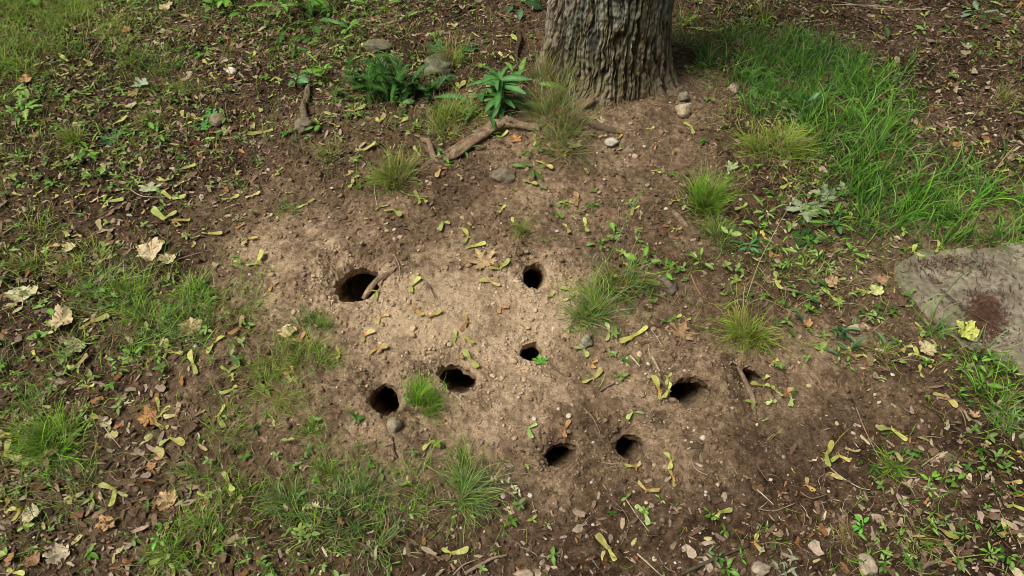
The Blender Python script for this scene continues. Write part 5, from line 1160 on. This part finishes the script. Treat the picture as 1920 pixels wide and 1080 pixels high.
# ------------------------------------------------------------ weeds
OV = {'hero': oval(9, .25, .25, .45), 'wide': oval(7, .50, .12, .30), 'mid': oval(8, .30, .14, .30), 'lance': oval(9, .20, .22, .35), 'lobed': oval(9, .32, .12, .35, .28), 'plant': oval(9, .36, .16, .12)}
LEAFM = {}
def leaf_mesh(kind, color):
    key = (kind, tuple(color))
    if key not in LEAFM:
        V, F = OV[kind]; c = np.asarray(color); mid = np.isclose(V[:, 1], 0)
        C = np.where(mid[:, None], np.minimum(c*1.7, .6), c)*(1+.1*np.sin(V[:, 0]*20))[:, None]
        LEAFM[key] = mesh_np('leaf', V, F, M_LEAF, col=C)
    return LEAFM[key]
PETI = tube_mesh('leaf_stalk', [(0, 0, 0), (.5, 0, 0), (1, 0, 0)], [.0008, .0007, .0006], M_LEAF, (.14,.26,.06), 4, 0, 1, samples=4)
def weed(px, py, n, Lpx, kind, color, desc, label=None, stem_cm=1.5, pitch=(.1, .7), whorls=1, az0=None, azs=3.14, name='weed', lean=(0, 0), growth=1.):
    s = ppm(px, py); X, Y, Z = at(px, py); L = Lpx/s; h = stem_cm/100
    e = link(name, None); e.location = (X, Y, Z)
    lx, ly = lean
    P = [(0, 0, -.004), (lx*h*.4, ly*h*.4, h*.5), (lx*h, ly*h, h)]
    link('stem', tube_mesh('stem', P, [.0016, .0013, .0009], M_LEAF, np.asarray(color)*.9, 5, 0, 1), e)
    me = leaf_mesh(kind, color)
    for wv in range(whorls):
        f = 1 if whorls == 1 else .25+.75*wv/(whorls-1); k = max(2, n//whorls); a0 = random.uniform(0, 6.28)
        for q in range(k):
            a = a0+q*2*math.pi/k*random.uniform(.6, 1.2)+random.uniform(-.5, .5) if az0 is None else az0+random.uniform(-azs, azs)
            l = L*random.uniform(.4, 1.0)*(1-.35*f*(whorls > 1)*(2-growth)); off = l*random.uniform(.1, .9) if whorls == 1 else 0
            M = Matrix.Translation((lx*h*f, ly*h*f, h*f)) @ Matrix.Rotation(a, 4, 'Z') @ Matrix.Rotation(-random.uniform(*pitch)-(f-.25)*.35*(whorls > 1), 4, 'Y') @ Matrix.Translation((off, 0, 0)) @ Matrix.Rotation(random.uniform(-.7, .7), 4, 'X') @ Matrix.Diagonal((l, l*random.uniform(.8, 1.25), l*random.uniform(.4, 1.4), 1))
            link('leaf', me, e, M)
            if off > .003: link('leaf_stalk', PETI, e, Matrix.Translation((lx*h*f, ly*h*f, h*f)) @ Matrix.Rotation(a, 4, 'Z') @ Matrix.Rotation(-.25, 4, 'Y') @ Matrix.Diagonal((off*1.1, 1, 1, 1)))
    if label: tag(e, label, 'weed', 'weeds growing in the soil')
    else: want(e, px, py, desc, 'weed', 'weeds growing in the soil')
    return e
G1, G2, G3, G4, G5 = (.065,.16,.022), (.10,.22,.03), (.045,.12,.018), (.14,.29,.04), (.20,.31,.075)
weed(938,206,42,80,'hero',(.06,.175,.04),'', 'tall leafy weed with pointed leaves in whorls, left of the trunk', 10, (.0, .4), 5, name='leafy_weed')
weed(905,206,7,70,'lance',(.05,.15,.04),'', 'low long-leaved weed in front of the tall pointed-leaf weed', 1.5, (.0, .3))
weed(972,180,5,52,'lance',(.13,.24,.05),'', 'yellowing long-leaved weed right behind the tall pointed-leaf weed', 4, (-.3, .5))
WE = [(1242,520,4,42,'plant',G4,'broad-leaved weed with one upright leaf',2,(.5,1.1)),(1210,505,6,28,'wide',G4,'bright broad-leaved weed',2,(.1,.6)),(1215,478,4,16,'wide',G2,'small round-leaved weed',2,(.1,.5)),(1125,462,5,18,'wide',G2,'small round-leaved weed',1,(.1,.4)),
(1150,450,5,20,'wide',G4,'small round-leaved weed',2.,(.1,.5)),(1105,390,5,14,'lobed',G2,'tiny lobed weed',1,(.1,.4)),(1122,388,4,14,'lobed',G3,'tiny lobed weed',1,(.1,.4)),(1055,388,4,12,'wide',G4,'tiny round-leaved weed',1,(.1,.4)),
(870,288,4,24,'mid',G1,'small weed with oval leaves',1,(.0,.4)),(838,298,4,22,'mid',G2,'small weed with oval leaves',1,(.0,.4)),(858,315,4,16,'mid',G2,'small weed with oval leaves',1,(.0,.4)),(915,258,4,28,'mid',G2,'small weed with oval leaves',1,(.0,.3)),
(998,288,6,28,'mid',G1,'weed rosette with oval leaves',1,(.0,.3)),(996,318,5,26,'mid',G1,'weed rosette with oval leaves',1,(.0,.3)),(700,342,4,16,'wide',G2,'tiny round-leaved weed',.6,(0,.3)),
(545,40,9,56,'lobed',G2,'tall lobed-leaf weed',3,(.5,1.2)),(590,60,9,48,'lobed',G3,'bushy lobed-leaf weed',3,(.3,1.)),(565,25,7,44,'lobed',G4,'pale lobed-leaf weed',3,(.5,1.1)),(620,40,7,40,'lobed',G2,'lobed-leaf weed',3,(.3,1.1)),(525,88,7,30,'lobed',G3,'low fern-leaved weed',1,(.1,.5)),(555,95,6,26,'lobed',G3,'low fern-leaved weed',1,(.1,.5)),
(430,12,9,34,'wide',G4,'bright round-leaved weed',3,(.1,.7)),(405,15,7,26,'wide',G2,'bright round-leaved weed',2,(.1,.7)),(465,28,4,26,'mid',G2,'small weed with oval leaves',2,(.1,.5)),(70,15,6,30,'wide',G2,'round-leaved weed',3,(.2,.7)),
(560,160,8,22,'wide',(.08,.20,.08),'dark round-leaved weed',2,(.1,.5)),(590,155,6,22,'wide',G2,'round-leaved weed',3,(.1,.6)),(612,148,5,20,'wide',G4,'round-leaved weed',3,(.1,.6)),(305,200,3,34,'plant',G2,'weed with one upright oval leaf',1,(.9,1.3)),
(600,240,6,20,'wide',G2,'small round-leaved weed',1,(.1,.5)),(425,225,5,20,'lobed',G2,'small lobed weed',1,(.1,.5)),(455,262,5,16,'lobed',G2,'tiny lobed weed',1,(.1,.5)),(300,258,6,26,'lobed',G2,'small lobed weed',1,(.1,.5)),
(60,210,8,38,'lobed',G5,'pale lobed-leaf weed',2,(.1,.7)),(45,228,7,32,'lobed',G2,'lobed-leaf weed',2,(.1,.7)),(15,205,5,32,'mid',G4,'upright pale weed',3,(.4,1.)),(170,290,9,30,'lobed',G2,'leafy lobed weed',1.5,(.1,.6)),(150,300,7,26,'mid',G4,'small weed with oval leaves',1.,(.1,.6)),
(230,335,4,22,'mid',G2,'small weed with oval leaves',1,(.1,.6)),(40,300,6,20,'mid',G2,'small weed with narrow leaves',1,(.1,.6)),(100,350,6,18,'mid',G2,'small weed with narrow leaves',1,(.1,.6)),(180,335,6,18,'wide',G2,'tiny round-leaved weed',1,(.1,.6)),
(88,578,4,26,'wide',G4,'round-leaved weed',1,(.1,.5)),(75,645,6,24,'wide',G2,'round-leaved weed',1,(.1,.5)),(255,675,7,26,'wide',G4,'bright round-leaved weed',1.5,(.1,.5)),(225,682,5,20,'wide',G4,'bright round-leaved weed',1.5,(.1,.5)),(297,672,4,18,'wide',G2,'small round-leaved weed',1,(.1,.5)),(303,706,3,10,'wide',G4,'tiny two-leaved seedling',.6,(.1,.3)),
(15,475,5,24,'mid',G4,'small weed with oval leaves',1,(.1,.6)),(305,1015,6,20,'wide',(.10,.36,.04),'bright green round-leaved weed',1.2,(.1,.5)),(318,1038,4,16,'wide',G5,'small round-leaved weed',1,(.1,.5)),(235,1002,4,16,'wide',G2,'tiny round-leaved weed',.8,(.1,.5)),(252,1010,4,16,'wide',G2,'tiny round-leaved weed',.8,(.1,.5)),
(770,970,3,16,'wide',G5,'tiny pale round-leaved weed',2,(.1,.4)),(755,958,3,12,'wide',G2,'tiny round-leaved weed',2,(.1,.4)),(945,998,4,18,'mid',G2,'small weed with oval leaves',1,(.1,.5)),(942,870,4,12,'mid',G5,'tiny pale weed',1.5,(.3,.8)),(1030,990,4,9,'mid',G4,'tiny seedling',.8,(.2,.6)),(735,1062,5,14,'mid',G2,'tiny weed',.8,(.2,.6)),(1035,925,3,10,'mid',G2,'tiny seedling',.8,(.2,.6)),(1240,940,4,12,'wide',G5,'tiny pale weed',.8,(.2,.6)),(1268,952,4,12,'mid',G3,'tiny seedling',.8,(.2,.6)),
(1332,972,7,14,'wide',G2,'small clover-like weed',1,(.1,.5)),(1428,995,7,14,'lobed',G1,'small lobed weed',1,(.1,.6)),(1360,1070,8,20,'wide',G2,'leafy low weed',1.2,(.1,.6)),(1345,1050,6,18,'wide',G3,'leafy low weed',1.2,(.1,.6)),(1388,1050,5,14,'lobed',G2,'small lobed weed',1,(.1,.6)),(1610,995,9,20,'wide',(.10,.34,.05),'bright leafy weed',1.5,(.1,.6)),(1630,1030,4,26,'plant',G2,'weed with broad oval leaves',1.5,(.1,.5)),(1610,1052,4,18,'mid',G1,'small weed with oval leaves',1,(.1,.5)),
(1690,850,7,26,'lobed',G1,'low lobed weed',1,(.0,.4)),(1785,910,4,24,'wide',G2,'small weed with oval leaves',1.6,(.1,.6)),(1858,875,4,22,'plant',G2,'small weed with oval leaves',1.8,(.2,.8)),(1735,910,6,18,'wide',G4,'small round-leaved weed',1.6,(.1,.6)),(1732,922,5,16,'mid',G4,'small round-leaved weed',1.6,(.1,.6)),(1862,925,6,16,'mid',G2,'small weed with oval leaves',1,(.1,.6)),(1880,865,5,16,'mid',G2,'small weed with oval leaves',1,(.1,.6)),
(1740,995,9,18,'mid',G4,'leafy small weed',1.6,(.1,.7)),(1765,985,8,18,'mid',G2,'leafy small weed',1.6,(.1,.7)),(1800,1010,8,18,'mid',G2,'leafy small weed',1.6,(.1,.7)),(1820,985,7,20,'mid',G2,'leafy small weed',1.6,(.1,.7)),(1850,1045,9,18,'mid',G4,'leafy small weed',1.6,(.1,.7)),(1880,1050,8,20,'wide',G2,'leafy small weed',1.6,(.1,.7)),(1680,1015,6,18,'mid',G2,'leafy small weed',1.6,(.1,.7)),(1655,1055,5,16,'wide',G5,'pale small weed',1.2,(.1,.6)),(1862,1000,6,18,'mid',G1,'leafy small weed',1.2,(.1,.6)),(1700,945,5,14,'mid',G2,'tiny weed',1.2,(.1,.6)),
(1570,668,4,16,'wide',G5,'pale round-leaved weed',1,(.1,.5)),(1585,690,5,14,'wide',G2,'small round-leaved weed',1,(.1,.5)),(1362,455,3,22,'wide',G5,'pale weed with two round leaves',3,(.3,.8)),(1400,470,7,26,'lobed',(.06,.20,.08),'bluish lobed weed',1.5,(.1,.6)),(1310,500,6,22,'lobed',G5,'pale lobed weed',1.5,(.1,.6)),(1435,410,7,26,'lobed',G5,'pale lobed weed',2,(.2,.8)),(1450,385,6,24,'lobed',G2,'lobed weed',2,(.2,.8)),(1420,430,6,22,'mid',G4,'small leafy weed',1.5,(.2,.8)),(1460,470,8,22,'mid',G4,'small leafy weed',1.5,(.1,.6)),(1500,480,9,22,'mid',G4,'small leafy weed',1.5,(.1,.6)),(1530,490,8,20,'mid',G5,'small leafy weed',1.5,(.1,.6)),(1480,500,7,20,'mid',G5,'small leafy weed',1.5,(.1,.6)),(1555,465,8,26,'lance',G2,'narrow-leaved weed',2,(.2,.8)),(1590,480,8,22,'mid',G4,'small leafy weed',1.5,(.1,.6)),(1545,510,7,18,'mid',G5,'small leafy weed',1.5,(.1,.6)),(1600,500,7,20,'lance',G5,'narrow-leaved weed',1.5,(.1,.6)),(1550,430,8,34,'lance',G2,'narrow-leaved weed',2,(.2,.8)),
(1510,435,5,26,'wide',(.035,.11,.025),'dark glossy round-leaved weed',2,(.1,.6)),(1560,420,5,26,'wide',(.035,.12,.03),'dark glossy round-leaved weed',2,(.2,.7)),(1520,560,7,16,'mid',G4,'small leafy weed',1.,(.1,.6)),(1630,595,7,20,'mid',G4,'small leafy weed',1.,(.1,.6)),(1640,600,4,24,'wide',G5,'pale lobed weed',1.,(.1,.4)),(1700,570,6,22,'lance',G2,'narrow-leaved weed',1.5,(.1,.6)),(1850,690,9,26,'mid',G2,'leafy weed',2,(.1,.8)),(1890,710,8,26,'mid',G4,'leafy weed',2,(.1,.8)),(1800,700,9,20,'mid',G2,'leafy weed',1.5,(.1,.8)),(1835,730,6,34,'plant',G2,'broad-leaved weed',2,(.2,.8)),(1825,690,7,26,'mid',G4,'leafy weed',2,(.1,.8)),(1790,745,5,20,'mid',G2,'leafy weed',1,(.1,.8)),
(1405,163,5,30,'wide',G3,'dark round-leaved weed',1,(.1,.5)),(1470,182,5,24,'wide',G3,'dark round-leaved weed',1,(.1,.5)),(1505,210,4,32,'plant',(.08,.22,.09),'bluish broad-leaved weed',3,(.5,1.1)),(1665,90,3,24,'plant',G3,'dark upright-leaved weed',2,(.6,1.2)),(1730,62,7,20,'lobed',G5,'pale lobed weed',1,(.1,.6)),(1835,30,7,26,'lobed',(.14,.25,.14),'greyish lobed weed',1,(.1,.5)),(1855,42,6,22,'lobed',G3,'small lobed weed',1,(.1,.5)),(1840,10,6,22,'lobed',G5,'pale lobed weed',1,(.1,.5)),(1835,95,6,20,'lobed',G1,'small lobed weed',1,(.1,.5)),(1860,105,5,18,'lobed',G2,'small lobed weed',1,(.1,.5)),(1780,60,5,18,'mid',G2,'small weed with oval leaves',1,(.1,.5)),
(660,12,6,26,'lobed',G5,'pale lobed weed',1.5,(.2,.7)),(710,20,6,26,'lobed',G2,'lobed weed',1.5,(.2,.7)),(765,35,6,22,'lobed',G2,'small lobed weed',1,(.2,.7)),(865,10,5,26,'lance',G2,'narrow-leaved weed',2,(.4,1.)),(640,85,7,30,'lobed',G2,'lobed weed',2,(.2,.8)),(655,60,7,28,'lobed',G4,'lobed weed',2,(.2,.8)),(980,22,5,40,'wide',(.035,.10,.03),'dark broad-leaved weed',4,(-.6,.2)),(1275,8,6,26,'mid',G2,'leafy weed',3,(.3,.9)),(1280,50,6,20,'mid',G4,'leafy weed',1,(.2,.6)),
(430,300,6,16,'lobed',G2,'tiny lobed weed',1,(.1,.5)),(440,345,5,14,'lobed',G2,'tiny lobed weed',1,(.1,.5)),(455,270,5,16,'mid',G1,'tiny weed',1,(.1,.5)),(392,285,5,16,'mid',G1,'tiny weed',1,(.1,.5)),(225,700,5,16,'wide',G2,'tiny round-leaved weed',1,(.1,.5)),(1080,600,4,14,'mid',G2,'tiny weed',1,(.1,.5)),(1072,620,6,14,'lance',G2,'tiny narrow-leaved weed',1,(.1,.6)),(185,545,5,22,'wide',G2,'round-leaved weed',1,(.1,.5)),(205,560,5,20,'lobed',G5,'pale lobed weed',1,(.1,.5))]
for (px, py, n, L, k, c, d, st, pt) in WE: weed(px, py, n, L*(.85 if py > 480 else 1), k, c, d, None, st, pt)

# feathery yarrow-like weeds: many finely cut leaves
def feathery(px, py, n, Lpx, color, label, spread=.9, foot=.02):
    s = ppm(px, py); X, Y, Z = at(px, py); e = link('feathery_weed', None); e.location = (X, Y, Z); rs = random.Random(px)
    for q in range(n):
        L = Lpx/s*rs.uniform(.6, 1.1); k = 36; V, F = [], []; mid = []
        bx, by = rs.gauss(0, foot*1.6), rs.gauss(0, foot); a = rs.uniform(0, 6.28); th = rs.uniform(.1, spread)
        P = np.array([0., 0., 0.]); sp = []
        for i in range(k+1):
            t = i/k; sp.append(P.copy()); an = th+t*t*1.1; P = P+np.array([math.sin(an), 0, math.cos(an)])*L/k
        T = (np.array([[0,-.5,0],[0,.5,0],[.5,.35,.0],[.5,-.35,0],[1,.05,0],[1,-.05,0]])*[1,.20,1], np.array([[0,1,2,3],[3,2,4,5]]))
        Ps, az, pt, Ls = [], [], [], []
        for i in range(3, k):
            t = i/k; ll = L*.17*math.sin(math.pi*min(1, t*.9+.1))**.6
            for sd in (1, -1):
                for (da, lf) in ((0, 1.), (.5, .6)):
                    Ps.append(sp[i]); az.append(sd*(1.15-da*.7)); pt.append(rs.uniform(-.1, .45)); Ls.append(ll*lf)
        Ps = np.array(Ps); Ls = np.array(Ls)
        v, f, c = place_many(T[0], T[1], Ps, rotm(np.array(az), -np.array(pt)-.3, np.zeros(len(az))), np.stack([Ls]*3, -1), np.array([color])*np.full((len(Ps), 1), rs.uniform(.7, 1.25)))
        tb = place_many(np.array([[0,-.0006,0],[0,.0006,0],[1,.0006,0],[1,-.0006,0]]), np.array([[0,1,2,3]]), np.array(sp[:-1]), rotm(np.zeros(k), -np.array([math.pi/2-(th+(i/k)**2*1.1) for i in range(k)]), np.zeros(k)), np.tile([L/k*1.05, 1, 1], (k, 1)), np.tile(np.asarray(color)*1.2, (k, 1)))
        v, f, c = merge([(v, f, c), tb])
        link('frond', mesh_np('frond', v, f, M_LEAF, col=c), e, Matrix.Translation((bx, by, float(hgt(X+bx, Y+by))-Z)) @ Matrix.Rotation(a, 4, 'Z'))
    tag(e, label, 'weed')
feathery(742,172,46,76,(.05,.15,.022),'bushy feathery dark green weed left of the tall pointed-leaf weed',1.0,.045)
feathery(700,185,12,50,(.07,.18,.03),'smaller feathery weed at the left side of the bushy one',1.1,.03)
feathery(790,185,10,50,(.045,.14,.03),'feathery green weed between the bushy one and mossy stone',1.,.03)
feathery(1590,628,16,44,(.10,.21,.09),'grey-green feathery weed left of the concrete slab',1.2,.03)
feathery(1470,1066,16,24,(.34,.40,.26),'silvery pale feathery sprig at the bottom edge beside a stone',1.1,.012)
feathery(1322,1045,8,18,(.30,.36,.22),'small silvery feathery sprig above the long dark twig',1.1,.01)

# seed stalks
def stalk(pix, dzs, rmm, color, label, beads=0, bc=(.3,.33,.15)):
    P = np.array([gp(a, b, 0) for a, b in pix])
    x0, y0 = P[0, 0], P[0, 1]
    P = []
    for (a, b), d in zip(pix, dzs):
        z = 0.
        for _ in range(6):
            xx, yy = flat(a, b, z); z = float(hmac(xx, yy))+d
        P.append((float(xx), float(yy), z))
    P = np.array(P); e = link('grass_stalk', None); e.location = P[0]
    link('stem', tube_mesh('stem', P, np.linspace(rmm, rmm*.6, len(P))/1000, M_GRASS, color, 6, .05, 3, P[0], .1), e)
    if beads:
        spec = []; t = np.linspace(.35, 1, beads); tt = np.linspace(0, 1, len(P))
        for q in t:
            p = np.array([np.interp(q, tt, P[:, k]) for k in range(3)])-P[0]
            spec.append((p, random.uniform(0, 6.28), random.uniform(.2, 1.), .010, 0., bc))
        v, f, c = leafset(spec, oval(3, .42, .2, .1)); link('seed_head', mesh_np('seed_head', v, f, M_LITTER, col=c), e)
    tag(e, label, 'grass stalk')
stalk([(1395,575),(1420,500),(1450,440),(1475,395),(1505,350)], [0,.03,.06,.08,.09], 1.3, (.40,.40,.22), 'long pale grass stalk slanting up from the round yellow-green tuft', 14, (.42,.40,.24))
stalk([(1130,505),(1155,455),(1180,400),(1205,355)], [0,.03,.05,.06], 1.5, (.16,.26,.07), 'green seed-bearing stalk rising from the grass right of round hole', 34, (.19,.30,.09))
stalk([(875,890),(905,903),(950,900),(968,922),(975,925)], [.02,.03,.02,.012,.008], 1.0, (.30,.34,.14), 'drooping pale seed stalk right of the sprawling grass tuft', 16, (.48,.48,.28))
stalk([(625,955),(590,950),(570,950)], [.02,.02,.01], 1.0, (.30,.34,.14), 'short pale seed head in fine grass at lower centre left', 14, (.44,.44,.24))
stalk([(1390,580),(1430,560),(1500,590),(1520,560)], [.02,.05,.04,.02], .9, (.28,.32,.1), 'thin arching stalk right of the round yellow-green tuft', 0)
stalk([(1480,590),(1500,570),(1560,545),(1640,525)], [.0,.02,.02,.01], .9, (.42,.40,.2), 'thin pale runner stalk left of the concrete slab', 0)
stalk([(1390,880),(1500,800),(1600,760)], [0,0,0], .0, G1, 'x') if False else None
stalk([(1740,620),(1760,570),(1800,520),(1845,490)], [0,.05,.08,.09], 1.6, (.12,.22,.06), 'long green grass stalk leaning over the slab', 0)
stalk([(150,140),(200,60),(225,30),(240,5)], [0,.05,.07,.09], .9, (.42,.40,.18), 'thin yellow grass stalk at the upper left', 10, (.40,.38,.18))
stalk([(1835,205),(1810,240),(1790,260),(1760,300)], [.05,.05,.03,.0], 1.2, (.20,.28,.08), 'long green stalk slanting over litter at the right', 0)
stalk([(318,110),(300,85),(290,72)], [0,.02,.03], 1.0, (.28,.34,.12), 'pale seed stalk in the dark green grass tuft', 12, (.30,.34,.16))
settle_labels()
